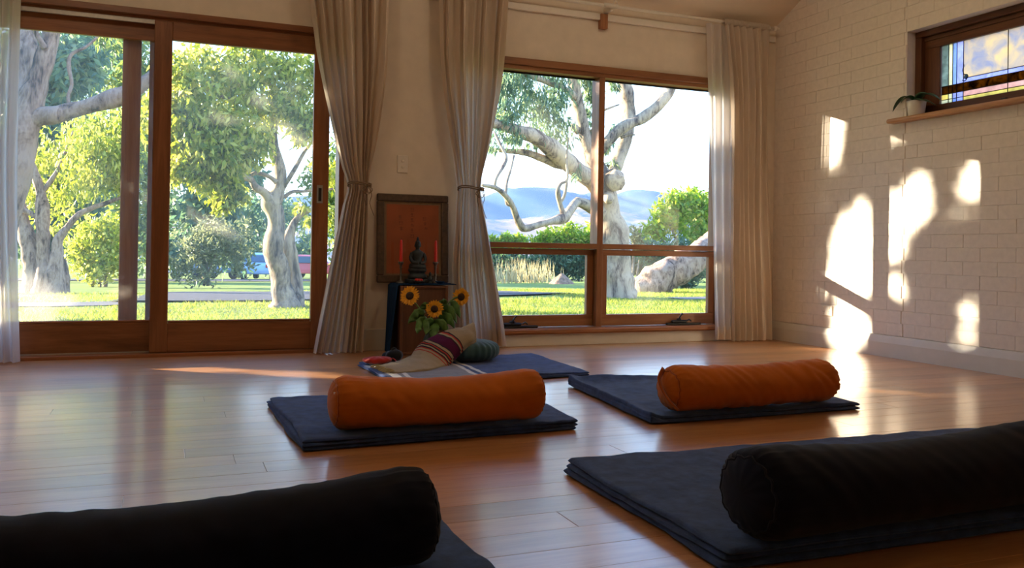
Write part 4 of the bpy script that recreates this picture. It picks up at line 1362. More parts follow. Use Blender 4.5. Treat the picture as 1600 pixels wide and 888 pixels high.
petal_me = None
def sunflower(label, c, nrm, R, stem, leaves, npet=22, seed=0):
    rs = random.Random(seed)
    t = empty('sunflower', stem[0]); tag(t, label, 'flower')
    c = Vector(c); nrm = Vector(nrm).normalized()
    a1 = nrm.orthogonal().normalized(); a2 = nrm.cross(a1)
    sp = spline(stem + [tuple(c - nrm * .012)], 6)
    m = MB(); m.tube(sp, .0055, 8); m.build('stem', M['sf_stem'], t, True)
    m = MB()
    rows = [(.0, .012), (R * .12, .0135), (R * .25, .012), (R * .36, .007), (R * .40, .0), (R * .30, -.010), (.004, -.014)]
    vs = []
    for (r, h_) in rows:
        for k in range(24):
            a = 2 * PI * k / 24
            vs.append(c + a1 * r * math.cos(a) + a2 * r * math.sin(a) + nrm * h_)
    fs = [(j * 24 + k, j * 24 + (k + 1) % 24, (j + 1) * 24 + (k + 1) % 24, (j + 1) * 24 + k) for j in range(len(rows) - 1) for k in range(24)]
    m.add(vs, fs); m.build('seed_head', M['seed'], t, True)
    for ring in range(2):
        for k in range(npet):
            a = 2 * PI * (k + .5 * ring) / npet + rs.uniform(-.06, .06)
            d = a1 * math.cos(a) + a2 * math.sin(a)
            s = nrm.cross(d)
            ln = R * (rs.uniform(.9, 1.06) - .05 * ring); w = R * .17 * rs.uniform(.85, 1.15)
            lift = rs.uniform(-.05, .22) * R - ring * .06 * R
            m = MB()
            r0 = R * .33
            vs = [c + d * r0 - s * w * .35, c + d * r0 + s * w * .35,
                  c + d * (r0 + (ln - r0) * .4) - s * w * .62 + nrm * lift * .7, c + d * (r0 + (ln - r0) * .4) + nrm * (lift * .7 - .004), c + d * (r0 + (ln - r0) * .4) + s * w * .62 + nrm * lift * .7,
                  c + d * (r0 + (ln - r0) * .78) - s * w * .42 + nrm * lift, c + d * (r0 + (ln - r0) * .78) + s * w * .42 + nrm * lift, c + d * ln + nrm * lift * .8]
            m.add(vs, [(0, 1, 3), (0, 3, 2), (1, 4, 3), (2, 3, 5), (3, 4, 6), (5, 3, 6), (5, 6, 7)])
            m.build('petal', M['petal'], t, True)
    for lf_ in leaves: big_leaf(t, *lf_)
    return t
vb = (-3.05, -.47, .15)
sunflower('tall sunflower at the left of the bunch, turned towards the window', (-3.195, -.46, .395), (-.55, -.8, .25), .066,
          [(-3.06, -.47, .06), (-3.075, -.475, .2), (-3.12, -.46, .30), (-3.165, -.445, .36)],
          [((-3.10, -.465, .26), (-3.16, -.52, .30), (-3.215, -.50, .22), .085), ((-3.08, -.47, .23), (-3.15, -.54, .24), (-3.17, -.55, .16), .08), ((-3.12, -.46, .30), (-3.09, -.48, .36), (-3.08, -.50, .33), .04)], seed=1)
sunflower('lowest sunflower in the middle of the bunch, facing the room', (-3.045, -.505, .313), (-.25, -.95, .15), .060,
          [(-3.05, -.47, .06), (-3.05, -.475, .2), (-3.045, -.475, .27)],
          [((-3.05, -.475, .2), (-3.10, -.54, .25), (-3.11, -.55, .15), .085), ((-3.05, -.475, .19), (-3.0, -.54, .24), (-2.965, -.55, .17), .085), ((-3.05, -.475, .22), (-3.06, -.55, .2), (-3.07, -.56, .12), .08)], seed=2)
sunflower('sunflower at the right of the bunch, seen side-on against the curtain', (-2.848, -.45, .385), (-.72, -.68, .12), .064,
          [(-3.04, -.465, .06), (-3.02, -.46, .2), (-2.96, -.44, .31), (-2.89, -.43, .375)],
          [((-2.98, -.445, .29), (-2.95, -.52, .34), (-2.90, -.53, .22), .075), ((-2.95, -.44, .33), (-2.98, -.48, .37), (-3.02, -.50, .34), .05), ((-2.92, -.435, .35), (-2.89, -.47, .33), (-2.865, -.49, .25), .06), ((-3.0, -.455, .25), (-2.96, -.53, .28), (-2.92, -.54, .19), .075)], seed=3)

# ================================================================== OUTDOORS
RIGHT_TRUNK = [(3,8,-0.2,0.42),(2.97,8,0.04,0.35),(2.95,8,0.33,0.31),(2.96,8,0.68,0.29),(2.91,8,1.08,0.27),(2.82,8,1.49,0.22),(2.69,8,1.83,0.21),(2.6,8,2.06,0.2),(2.47,8,2.4,0.15),(2.35,8,2.65,0.12),(2.24,8,3.07,0.11),(2.15,8,3.41,0.11),(2.06,8,3.75,0.11),(2.03,8,3.82,0.1)]
RIGHT_LIMBS = [[(2.82,8.1,1.78,0.13),(3.01,8.2,2.15,0.13),(3.23,8.3,2.53,0.12),(3.34,8.3,2.95,0.13),(3.45,8.4,3.33,0.13),(3.37,8.4,3.75,0.13),(3.31,8.5,4.19,0.11),(3.25,8.6,4.75,0.091),(3.19,8.7,5.5,0.073)],[(2.48,7.9,2.39,0.1),(2.63,7.7,2.66,0.1),(2.9,7.6,2.92,0.1),(3.28,7.5,3.12,0.097),(3.57,7.4,3.41,0.086),(3.74,7.4,3.66,0.08),(3.85,7.4,3.85,0.069),(3.85,7.3,4.18,0.057)],[(2.62,8,1.77,0.15),(2.28,7.8,1.99,0.16),(1.73,7.6,2.27,0.17),(1.26,7.4,2.5,0.15),(0.82,7.2,2.62,0.12),(0.43,7.1,2.68,0.088),(0.19,7,2.71,0.076),(-0.19,6.9,2.76,0.06)],[(1.75,7.7,2.18,0.078),(1.57,7.7,2.21,0.077),(1,7.5,2.33,0.059),(0.61,7.4,2.33,0.042),(0.23,7.3,2.32,0.036)],[(2.68,8,1.37,0.15),(2.39,7.8,1.46,0.12),(1.94,7.5,1.54,0.083),(1.64,7.2,1.36,0.08),(1.48,7.1,1.23,0.09),(1.18,6.9,1.17,0.068),(0.89,6.8,1.1,0.056),(0.6,6.7,1.04,0.066),(0.44,6.6,1.2,0.055),(0.33,6.5,1.37,0.054),(0.16,6.4,1.53,0.044),(-0.04,6.3,1.63,0.034),(-0.29,6.2,1.65,0.024)],[(1.5,7.1,1.27,0.053),(1.42,7.1,1.48,0.042),(1.33,7,1.67,0.037),(1.38,7,1.79,0.026),(1.5,7,1.88,0.024),(1.48,7,2.19,0.018),(1.51,7,2.56,0.011)],[(1.42,7.1,1.48,0.026),(1.5,7.1,1.62,0.027),(1.54,7.1,1.84,0.027)],[(0.17,6.4,1.55,0.024),(0.23,6.5,1.74,0.02),(0.33,6.6,1.95,0.02),(0.46,6.8,2.19,0.015)],[(-0.05,6.3,1.64,0.029),(-0.02,6.3,1.78,0.024),(0.21,6.5,2.08,0.03),(0.18,6.6,2.27,0.025),(0.08,6.7,2.54,0.015)],[(0.34,6.5,1.38,0.015),(0.24,6.5,1.39,0.02),(0.21,6.5,1.47,0.015)],[(2.17,8,3.38,0.069),(1.84,7.8,3.51,0.062),(1.38,7.6,3.58,0.055),(0.74,7.4,3.67,0.053),(0.44,7.3,3.72,0.052),(0.12,7.2,3.77,0.041)],[(2.18,8,2.84,0.08),(2.06,7.9,2.88,0.068),(1.99,7.9,2.89,0.068)],[(2.88,7.7,2.73,0.029),(3.01,7.6,2.78,0.023),(3.05,7.5,2.77,0.017)],[(2.4,8,2.74,0.035),(2.47,7.9,2.96,0.029),(2.57,7.9,3.25,0.023),(2.6,7.8,3.81,0.017)],[(2.78,7.8,2.02,0.17),(2.77,7.65,1.95,0.19),(2.76,7.55,1.9,0.15)],[(2.78,7.9,1.77,0.1),(2.66,7.7,1.64,0.091),(2.64,7.65,1.57,0.068)],[(2.71,8,3.26,0.023),(2.88,8,3.33,0.017),(3.01,8,3.38,0.012)]]
RIGHT_LEAVES = [(0.82,7.4,3.58,0.4,700),(0.4,7.2,3.35,0.35,600),(0.42,7.1,3.02,0.35,500),(0.54,7.1,2.72,0.28,260),(1.14,7.5,3.19,0.3,480),(1.47,7.6,3.02,0.35,520),(1.74,7.7,2.77,0.28,200),(1.15,7.4,2.64,0.21,160),(1.61,7.7,3.48,0.3,450),(2.18,8,3.98,0.28,420),(2.44,8,3.84,0.23,420),(2.51,8,3.5,0.19,300),(2.5,8,2.92,0.16,160),(2.48,8.3,3.25,0.16,160),(3,8.3,3.82,0.13,100),(2.99,8.2,2.98,0.14,110),(2.9,8.2,2.67,0.12,80),(2.97,8.2,2.33,0.1,70),(1.95,7.6,2.05,0.15,60),(2.18,8,4.27,0.46,600),(1.19,7.6,4.09,0.52,800),(0.41,7.4,3.91,0.52,700),(0.27,7.1,2.5,0.21,120),(0.7,7.2,2.54,0.16,90)]
FALLEN_LOG = [(4.8,10.4,-0.11,0.21),(4.99,10.4,-0.07,0.29),(5.25,10.4,0.03,0.35),(5.65,10.4,0.23,0.35),(6.14,10.4,0.48,0.33),(6.7,10.6,0.69,0.32),(7.11,10.7,0.96,0.32),(7.71,10.8,1.39,0.31),(8.59,11,2.02,0.29)]
LEAN_TRUNK = [(-6.51,4.2,0.04,0.29),(-6.3,4.2,0.68,0.23),(-6.13,4.2,1.3,0.19),(-6.05,4.2,1.63,0.17),(-5.98,4.2,1.89,0.15),(-5.94,4.2,2.09,0.13),(-5.89,4.2,2.29,0.12),(-5.84,4.2,2.5,0.1),(-5.79,4.2,2.73,0.092),(-5.76,4.2,2.93,0.086),(-5.72,4.2,3.33,0.073)]
LEAN_LIMBS = [[(-6.05,4.3,1.67,0.13),(-6.05,4.4,2.02,0.12),(-6.07,4.5,2.36,0.12),(-6.08,4.6,2.72,0.13),(-6.08,4.7,3.02,0.14),(-6.08,4.7,3.43,0.12)],[(-5.96,4.2,1.9,0.11),(-5.85,4.15,1.98,0.098),(-5.71,4.1,2,0.088),(-5.57,4.1,2.05,0.085),(-5.39,4.05,2.11,0.086),(-5.24,4,2.16,0.089),(-5.09,4,2.23,0.09),(-4.93,4,2.34,0.08),(-4.72,4,2.53,0.061)],[(-5.59,4.2,2.1,0.023),(-5.6,4.2,2.22,0.023),(-5.57,4.2,2.35,0.02),(-5.6,4.2,2.52,0.02),(-5.58,4.2,2.65,0.02),(-5.44,4.2,2.75,0.017),(-5.32,4.2,2.88,0.013)],[(-5.81,4.1,2.67,0.033),(-5.86,4.08,2.76,0.029),(-5.9,4.08,2.85,0.026)]]
LEAN_LEAVES = [(-5.3,4.8,2.98,0.11,60),(-5.17,4.8,2.96,0.094,50),(-5.06,4.7,2.77,0.11,60)]
MULTI_STEMS = [[(-6.94,14.2,-0.2,0.26),(-6.94,14.2,0.09,0.18),(-6.97,14.2,0.48,0.14),(-6.99,14.2,0.88,0.13),(-7,14.2,1.21,0.13),(-7.01,14.2,1.54,0.12),(-7.06,14.2,1.8,0.099),(-7.16,14.2,2.1,0.079),(-7.27,14.2,2.45,0.066)],[(-7.1,14.4,-0.18,0.27),(-7.14,14.4,0.15,0.21),(-7.23,14.4,0.48,0.17),(-7.3,14.4,0.81,0.16),(-7.38,14.4,1.14,0.12),(-7.43,14.4,1.47,0.093),(-7.53,14.4,1.73,0.079)],[(-6.76,14.1,-0.15,0.24),(-6.73,14.1,0.16,0.16),(-6.72,14.1,0.49,0.12),(-6.7,14.1,0.75,0.099),(-6.53,14.1,1.02,0.073),(-6.34,14.1,1.27,0.06),(-6.1,14.1,1.42,0.054),(-5.82,14.1,1.54,0.047),(-5.39,14.1,1.73,0.027)],[(-7,14.2,1.74,0.059),(-6.88,14.2,1.94,0.053),(-6.72,14.2,2.25,0.04),(-6.59,14.2,2.62,0.033),(-6.46,14.2,3.03,0.027)],[(-7.03,14.2,1.14,0.053),(-7.19,14.2,1.27,0.053),(-7.37,14.2,1.36,0.059),(-7.49,14.2,1.39,0.059)],[(-6.61,14.2,-0.11,0.15),(-6.59,14.2,0.09,0.093),(-6.62,14.2,0.36,0.06)]]
MULTI_LEAVES = [(-7.39,15.2,1.78,0.43,300),(-7.22,15.2,2.48,0.57,400),(-6.61,15.2,2.79,0.64,600),(-6.07,14.7,3.05,0.64,700),(-5.74,14.5,2.5,0.57,700),(-6.02,14.2,2.29,0.57,700),(-5.59,14.2,2.13,0.4,400),(-6.34,15.2,1.96,0.46,200),(-5.67,14.2,3.15,0.43,450),(-6.77,15.7,1.98,0.43,260),(-6.88,15.7,1.4,0.57,260),(-6.11,13.7,2.53,0.57,700),(-5.52,13.7,2.7,0.5,600)]
MID_STEMS = [[(-3.07,6.46,-0.16,0.24),(-3.09,6.46,-0.02,0.18),(-3.12,6.46,0.14,0.16),(-3.14,6.46,0.29,0.15),(-3.19,6.46,0.46,0.14),(-3.25,6.46,0.6,0.13),(-3.23,6.46,0.78,0.13),(-3.2,6.46,0.99,0.12),(-3.25,6.46,1.16,0.12),(-3.29,6.46,1.3,0.14),(-3.2,6.46,1.45,0.098),(-3.17,6.46,1.61,0.089),(-3.19,6.46,1.79,0.08),(-3.24,6.56,2.03,0.071),(-3.27,6.66,2.36,0.063),(-3.23,6.76,2.74,0.054),(-3.31,6.86,3.2,0.046)],[(-2.94,6.56,-0.15,0.15),(-2.92,6.61,0.02,0.12),(-2.93,6.66,0.24,0.11),(-2.97,6.66,0.47,0.11),(-3.03,6.66,0.7,0.11),(-2.99,6.66,0.92,0.068),(-2.91,6.66,1.09,0.045),(-2.77,6.66,1.2,0.037),(-2.54,6.66,1.26,0.028)],[(-3.31,6.41,1.33,0.088),(-3.4,6.36,1.43,0.061),(-3.52,6.26,1.49,0.052),(-3.58,6.26,1.58,0.043),(-3.69,6.16,1.62,0.043),(-3.9,6.06,1.66,0.038),(-4.1,6.06,1.71,0.033),(-4.25,5.96,1.73,0.029),(-4.45,5.96,1.76,0.02),(-4.61,5.96,1.77,0.016)],[(-3.23,6.36,1.57,0.04),(-3.34,6.36,1.65,0.031),(-3.5,6.26,1.68,0.026),(-3.58,6.26,1.65,0.026)],[(-3.13,6.46,1.5,0.036),(-3.08,6.36,1.61,0.031),(-2.98,6.26,1.81,0.026),(-2.88,6.26,2,0.022),(-2.82,6.16,2.1,0.018)],[(-3.12,6.46,1.38,0.031),(-3,6.46,1.46,0.027),(-2.85,6.46,1.47,0.022),(-2.44,6.46,1.52,0.018)],[(-4.02,6.46,2.67,0.039),(-4.1,6.46,2.88,0.035),(-4.35,6.46,3.03,0.026),(-4.51,6.46,3.14,0.017)],[(-3.23,6.66,2.58,0.036),(-3.6,6.46,2.62,0.031),(-3.98,6.46,2.72,0.03),(-4.34,6.46,2.82,0.017)]]
MID_LEAVES = [(-4.35,6.46,3.03,0.37,700),(-3.93,6.66,3.19,0.37,700),(-3.5,6.76,3.26,0.37,600),(-3.09,6.46,3.15,0.37,800),(-2.94,6.26,2.68,0.32,700),(-3.15,6.66,2.68,0.33,450),(-4.35,6.16,2.51,0.42,900),(-4.03,6.16,2.33,0.42,1000),(-3.7,6.16,2.18,0.37,800),(-4.42,6.06,2.08,0.35,800),(-4.11,5.96,1.88,0.35,900),(-3.82,6.06,1.91,0.33,600),(-4.34,5.96,1.69,0.26,450),(-3.94,5.96,1.47,0.24,420),(-3.82,5.96,1.31,0.19,260),(-3.98,5.96,1.18,0.12,120),(-4.06,5.96,1.59,0.24,360),(-4.53,5.96,1.69,0.23,260),(-3.52,6.26,2.03,0.26,330),(-2.95,6.16,2.27,0.22,330),(-2.82,6.16,2.46,0.2,300),(-2.86,6.66,1.29,0.11,60),(-2.72,6.66,1.07,0.093,60),(-3.47,6.46,2.67,0.32,500),(-4.51,6.26,2.81,0.32,500),(-4.69,6.26,2.38,0.32,600),(-2.68,6.26,3.06,0.24,400),(-2.49,6.46,1.75,0.22,260),(-2.48,6.46,1.21,0.17,160),(-3.81,6.46,2.82,0.37,700)]
BUSH_YELLOW = [(-6.24,19,0.45,0.66,800),(-6.63,19,0.83,0.51,500),(-5.96,19.3,0.88,0.51,500),(-6.27,19.3,1.04,0.47,450),(-6.62,19,0.2,0.43,400),(-5.86,19,0.2,0.47,400),(-6.29,18.7,-0.044,0.42,500)]
SHRUB_OLIVE = [(-3.56,17,0.58,0.61,700),(-4.01,17,0.42,0.47,450),(-3.1,17,0.51,0.43,450),(-3.33,17.3,1,0.47,450),(-4.01,17.5,0.9,0.44,350),(-2.68,17.5,0.85,0.44,350),(-4.3,17.3,0.089,0.36,300),(-3.72,16.7,0.03,0.39,350),(-2.86,17,0.11,0.29,200)]
SHRUB_STEM = [(-3.62,17,-0.33,0.056),(-3.65,17,0.02,0.04),(-3.71,17,0.42,0.032),(-3.84,17,0.74,0.024)]
SHRUB_STEM_B = [(-3.73,17,-0.33,0.04),(-3.59,17,0.1,0.032),(-3.41,17,0.59,0.024)]
FAR_TREE_A = [(-9.62,29.58,7.32,0.79,380),(-10.38,31.67,5.33,1.25,380),(-8.12,30.15,6.67,0.88,380),(-9.69,28.86,7.15,1.23,380),(-7.94,31.2,2.22,0.86,380),(-9.52,30.93,3.54,1.26,380),(-7.81,30.42,7.79,1.13,380),(-8.87,29.89,6.89,0.76,380),(-7.52,30.19,1.74,0.9,380),(-7.75,31.53,4.12,1.28,380),(-8.89,30.4,5.17,0.98,380),(-10.04,31.25,6.04,0.76,380),(-10.01,29.12,3.37,1.01,380),(-9.2,31.99,5.93,0.88,380),(-9.21,30.53,6.79,0.89,380),(-9.15,29.28,2.54,1.03,380),(-7.55,28.25,7.27,0.81,380),(-7.95,28.95,3.54,0.88,380),(-9.53,28.17,4.51,1.08,380),(-7.69,30.94,1.05,1.33,380),(-10.57,31.86,6.23,1.24,380),(-9.12,30.48,1.1,1.22,380),(-9.47,29.78,6.71,0.79,380),(-9.05,29.32,0.95,0.7,380),(-10.39,31.14,7.05,0.96,380),(-9.78,31.93,7.83,1.02,380),(-9.51,28.22,7.37,0.77,380),(-8.19,28.16,6.84,0.96,380),(-9.31,28.49,0.68,0.99,380),(-8.24,31.95,5.46,1.06,380),(-9.36,28.15,4.86,0.92,380),(-9.72,31.32,1.52,1.05,380),(-10.08,28.97,6.05,0.81,380),(-9.39,28.57,1.6,0.71,380),(-7.73,31.96,4.22,1.01,380),(-7.74,31.16,3.44,1.2,380),(-8.79,28.84,7.33,1.2,380),(-7.55,29.35,1.26,1.09,380),(-8.06,31.26,3.52,1.07,380),(-8.28,29.07,3.01,1.24,380),(-7.7,31.88,8.21,1.36,380),(-8.59,31.6,8.29,0.82,380),(-7.29,28.24,3.14,0.77,380),(-8.55,30.99,4.05,1.31,380),(-9.98,31.69,8.5,0.75,380),(-7.89,31.24,7.72,1.23,380)]
FAR_TREE_B = [(-4.89,51.52,6.06,1.33,380),(-5.93,51.57,8.96,1.89,380),(-6.69,48.11,5.94,1.1,380),(-6.25,51.46,6.8,1.73,380),(-8.36,51.07,8.29,1.63,380),(-8.85,51.31,2.06,1.22,380),(-6.5,51.15,8.19,1.43,380),(-7.95,51.87,6.77,1.24,380),(-8.45,51.54,4.93,1.64,380),(-6.9,51.11,1.84,1.19,380),(-4.94,49.21,10.45,1.87,380),(-6.87,48.67,2.54,1.89,380),(-8.17,49.98,10.9,1.43,380),(-6.38,50.84,1.23,1.13,380),(-7.48,49.95,5.84,1.79,380),(-6.76,48.98,11.78,1.88,380),(-7.32,51.94,3.07,1.76,380),(-5.79,49.25,5.03,1.95,380),(-6.67,49.22,1.12,1.9,380),(-5.29,49.77,5.05,1.24,380),(-5.43,50.65,8.45,1.25,380),(-8.68,51.24,11.16,1.3,380),(-4.81,50.3,8.31,1.45,380),(-6.17,49.61,11.74,1.98,380),(-8,49.31,4.36,1.38,380),(-9.02,51.8,12.88,1.96,380),(-5.2,51.81,2.58,1.3,380),(-6.26,50.3,6.59,2.01,380),(-5.32,48.47,0.41,1.68,380),(-5.79,50.47,3.34,1.91,380),(-7.41,49.62,0.89,1.66,380),(-4.76,49.24,3.86,1.31,380),(-7.49,51.99,4.94,2.03,380),(-7.17,51.27,7.9,1.41,380),(-7.09,48.74,12.49,1.58,380),(-5.71,49.46,4.99,1.99,380),(-6.11,48.27,10.68,1.97,380),(-4.28,50.41,1.06,1.41,380),(-8.45,48.89,9.3,1.95,380),(-4.76,48.59,2.87,1.3,380),(-7.38,48.65,0.64,1.81,380),(-5.84,51.84,6.08,1.4,380),(-6.55,48.39,10.64,1.1,380),(-7.46,48.24,10.98,1.99,380),(-7.54,50.81,1.39,1.83,380),(-5.86,51.51,0.6,1.84,380)]
FAR_TREE_C = [(-2.72,31.89,1.79,0.8,380),(-2.9,32.38,4.79,0.77,380),(-4.11,32.5,4.65,0.67,380),(-3.16,32.45,1.86,0.7,380),(-3.33,29.11,3.06,0.88,380),(-4.2,29.61,0.34,0.58,380),(-2.04,29.93,1.08,0.75,380),(-3.04,29.74,1.59,0.87,380),(-1.42,32.69,1.78,0.99,380),(-3.19,32.34,0.94,0.82,380),(-3.96,32.65,2.19,0.69,380),(-2.48,31.4,0.68,0.55,380),(-2.53,32.43,4.25,0.86,380),(-3.41,31.5,0.68,0.69,380),(-1.88,32.57,0.72,0.97,380),(-2.47,31.42,1.76,0.77,380),(-1.75,29.33,3.51,0.81,380),(-2.93,31.39,2.57,0.65,380),(-3.76,32.13,5.16,0.97,380),(-2.33,32.91,5.09,0.95,380),(-2.9,32.38,5.64,0.84,380),(-2.6,31.93,5.51,0.56,380),(-3.06,30.44,4.62,0.92,380),(-2.29,30.19,1.11,0.69,380),(-2.72,30.65,5.26,0.96,380),(-2.27,30.2,0.87,0.82,380),(-2.15,30.75,1.72,0.6,380),(-4.17,32.73,0.71,0.68,380),(-2.22,31.51,3.36,0.92,380),(-3.45,30.02,2.1,0.74,380)]
FAR_TREE_D = [(0.13,59.15,2.62,1.41,320),(0.81,58.35,0.68,1.44,320),(1.04,58.85,3.31,1.41,320),(4.82,60,0.2,0.88,320),(2.61,61.96,1.96,0.94,320),(1.59,58.46,0.35,1.43,320),(2.16,60.64,1.48,1.43,320),(0.45,58.72,0.32,1.26,320),(0.12,58.72,0.63,0.92,320),(0.18,59.31,2.38,1.46,320),(4.59,61.96,2.4,0.94,320),(1.71,61.81,-0.14,1.3,320),(7.36,61.61,3.77,1.31,320),(4.58,58.42,0.4,0.91,320),(0.98,60.19,1.8,1.17,320),(2.73,61.35,0.76,1.34,320),(0.16,58.88,3.05,0.94,320),(4.14,60.5,3.05,1.04,320),(2.78,61.78,0.91,0.95,320),(2.37,58.85,-0.19,0.8,320),(1.45,60.92,0.41,1.46,320),(3.41,59.23,3.61,1.28,320),(2.7,59.5,3.2,1.11,320),(2.35,58.55,1.94,0.8,320),(5.61,59.67,0.86,0.87,320),(2.25,61.58,1.52,1.16,320)]
FAR_TREE_E = [(6.95,42.72,3.18,1.63,320),(6.03,44.9,2.72,1.14,320),(4.96,42.55,1.22,1.11,320),(4.2,43.74,4.82,1.39,320),(5.79,43.38,5.68,1.71,320),(6.04,45.74,0.098,1.39,320),(4.87,44.18,3.1,1.45,320),(6.76,43.88,5.59,1.21,320),(7.37,45.95,2.82,1.28,320),(5.87,42.21,2.64,1.8,320),(7.23,45.77,6.64,1.9,320),(5.65,43.05,3.03,1.13,320),(5.17,42.84,0.77,1.51,320),(5.01,45.84,2.05,2.01,320),(4.28,42.01,3.81,1.53,320),(6.44,42.29,0.94,1.45,320),(4.17,45.65,3.96,1.41,320),(7.11,45.27,0.14,1.32,320),(7.57,45.99,0.38,1.15,320),(3.6,44.07,4.78,1.5,320),(4.07,44.67,2.36,1.71,320),(5.65,44.76,3.06,1.18,320),(4.86,42.42,5.79,1.76,320),(4.61,43.11,4.42,1.62,320)]
FAR_STEM_A = [(-8.77,30,-0.51,0.14),(-8.73,30,0.91,0.1),(-8.9,30,2.33,0.057)]
FAR_STEM_B = [(-6.69,50,-0.6,0.19),(-6.62,50,1.69,0.13),(-6.91,50,3.98,0.076)]
FAR_STEM_C = [(-3.13,31,-0.47,0.13),(-3.08,31,1.09,0.091),(-3.28,31,2.64,0.052)]
FAR_STEM_D = [(3.48,60,-0.51,0.19),(3.57,60,2.37,0.13),(3.19,60,5.24,0.077)]
FAR_STEM_E = [(5.15,44,-0.74,0.19),(5.22,44,1.5,0.13),(4.92,44,3.73,0.075)]
BUSH_GREEN = [(11.61,20,2.03,0.53,700),(12.26,20,2.39,0.53,700),(13.21,20.4,2.21,0.58,800),(13.76,20.4,1.87,0.58,800),(11.23,20,1.46,0.41,400),(12.14,20,1.59,0.53,600),(13.08,20,1.27,0.53,600),(13.13,20.5,2.67,0.37,400),(14.1,20.5,2.71,0.41,400)]
BUSH_DARK = [(9.3,15.6,0.038,0.34,450),(9.85,15.6,0.14,0.34,450),(9.11,16,0.12,0.27,300),(9.63,15.6,-0.24,0.2,250),(9.26,16.6,0.68,0.42,400),(8.81,16.6,0.58,0.35,300),(10.2,17,0.79,0.43,400),(11.81,17.6,0.4,0.33,300)]
MOUND_A = [(15.48,38,1.26,0.62,1200),(16.68,38,1.39,0.76,1600),(17.9,38,1.16,0.69,1200),(16.29,38,0.69,0.69,1000),(14.7,38,0.89,0.52,800),(18.74,39,1.85,0.49,500),(17.3,38,0.6,0.69,900)]
MOUND_B = [(14.36,42,1.1,0.45,800),(13.54,42,0.93,0.45,700),(15.28,42,1.16,0.45,800),(12.53,42,0.84,0.53,600)]
HEDGE_TEAL = [(8.98,33,0.008,0.61,900),(10.19,34.6,-0.17,0.64,900),(10.69,34.2,-0.098,0.63,900),(11.18,33.8,-0.021,0.62,900),(11.68,33.4,-0.17,0.62,900),(12.16,33,-0.09,0.61,900),(13.54,34.6,-0.051,0.64,900),(14.04,34.2,0.028,0.63,900),(14.54,33.8,-0.12,0.62,900),(15.04,33.4,-0.044,0.62,900),(15.52,33,0.034,0.61,900),(17.09,34.6,-0.16,0.64,900),(17.6,34.2,-0.076,0.63,900),(18.1,33.8,0.005,0.62,900),(18.6,33.4,0.086,0.62,900),(19.1,33,-0.069,0.61,900),(20.85,34.6,-0.025,0.64,900),(21.37,34.2,0.058,0.63,900),(21.88,33.8,-0.1,0.62,900),(22.39,33.4,-0.02,0.62,900),(22.89,33,0.063,0.61,900)]
SHRUB_ROUND = [(16.17,30,1.36,0.51,300),(15.31,30,1.1,0.39,220),(16.71,30,0.97,0.45,260)]
REEDS = [(7.62,26,-0.5),(7.5,26,-0.56),(7.72,26,-0.52),(8.68,26,-0.45),(8.08,26,-0.44),(9.22,26,-0.47),(8.66,26,-0.41),(8.88,26,-0.4),(8.53,26,-0.5),(8.68,26,-0.48),(8.74,26,-0.4),(9.73,26,-0.5),(9.14,26,-0.56),(8.45,26,-0.43),(8.08,26,-0.43),(8.07,26,-0.43),(7.84,26,-0.47),(8.05,26,-0.44),(8.98,26,-0.43),(9.49,26,-0.53),(8.14,26,-0.54),(7.76,26,-0.39),(9.82,26,-0.37),(7.35,26,-0.54),(7.34,26,-0.5),(8.71,26,-0.41),(7.94,26,-0.56),(8.3,26,-0.41),(8.42,26,-0.52),(8.04,26,-0.38),(9.3,26,-0.38),(7.46,26,-0.37),(9.82,26,-0.45),(9.17,26,-0.48),(9.77,26,-0.43),(8.19,26,-0.51),(7.33,26,-0.44),(9.22,26,-0.48),(8.54,26,-0.56),(8.4,26,-0.51),(8.3,26,-0.38),(8.29,26,-0.41),(7.4,26,-0.43),(7.64,26,-0.46),(9.17,26,-0.52),(9.54,26,-0.43),(9,26,-0.55),(8.31,26,-0.55),(7.58,26,-0.55),(9.54,26,-0.56),(9.41,26,-0.51),(8.41,26,-0.51),(9.53,26,-0.48),(8.88,26,-0.55),(8.03,26,-0.43),(7.42,26,-0.55),(8.89,26,-0.5),(7.92,26,-0.4),(8.52,26,-0.54),(8.21,26,-0.45),(8.36,26,-0.54),(7.64,26,-0.54),(7.36,26,-0.51),(9.23,26,-0.46),(9.18,26,-0.42),(7.68,26,-0.44),(7.98,26,-0.51),(8.73,26,-0.5),(9.78,26,-0.52),(9.31,26,-0.56),(9.66,26,-0.51),(8.19,26,-0.47),(9.21,26,-0.53),(9.58,26,-0.52),(8.99,26,-0.41),(8.87,26,-0.4),(8.94,26,-0.4),(7.38,26,-0.56),(9.5,26,-0.42),(7.44,26,-0.53),(9.25,26,-0.39),(9.37,26,-0.54),(8.75,26,-0.42),(7.47,26,-0.38),(8.42,26,-0.51),(8.91,26,-0.41),(9.32,26,-0.37),(8.85,26,-0.4),(7.34,26,-0.41),(9.31,26,-0.41)]

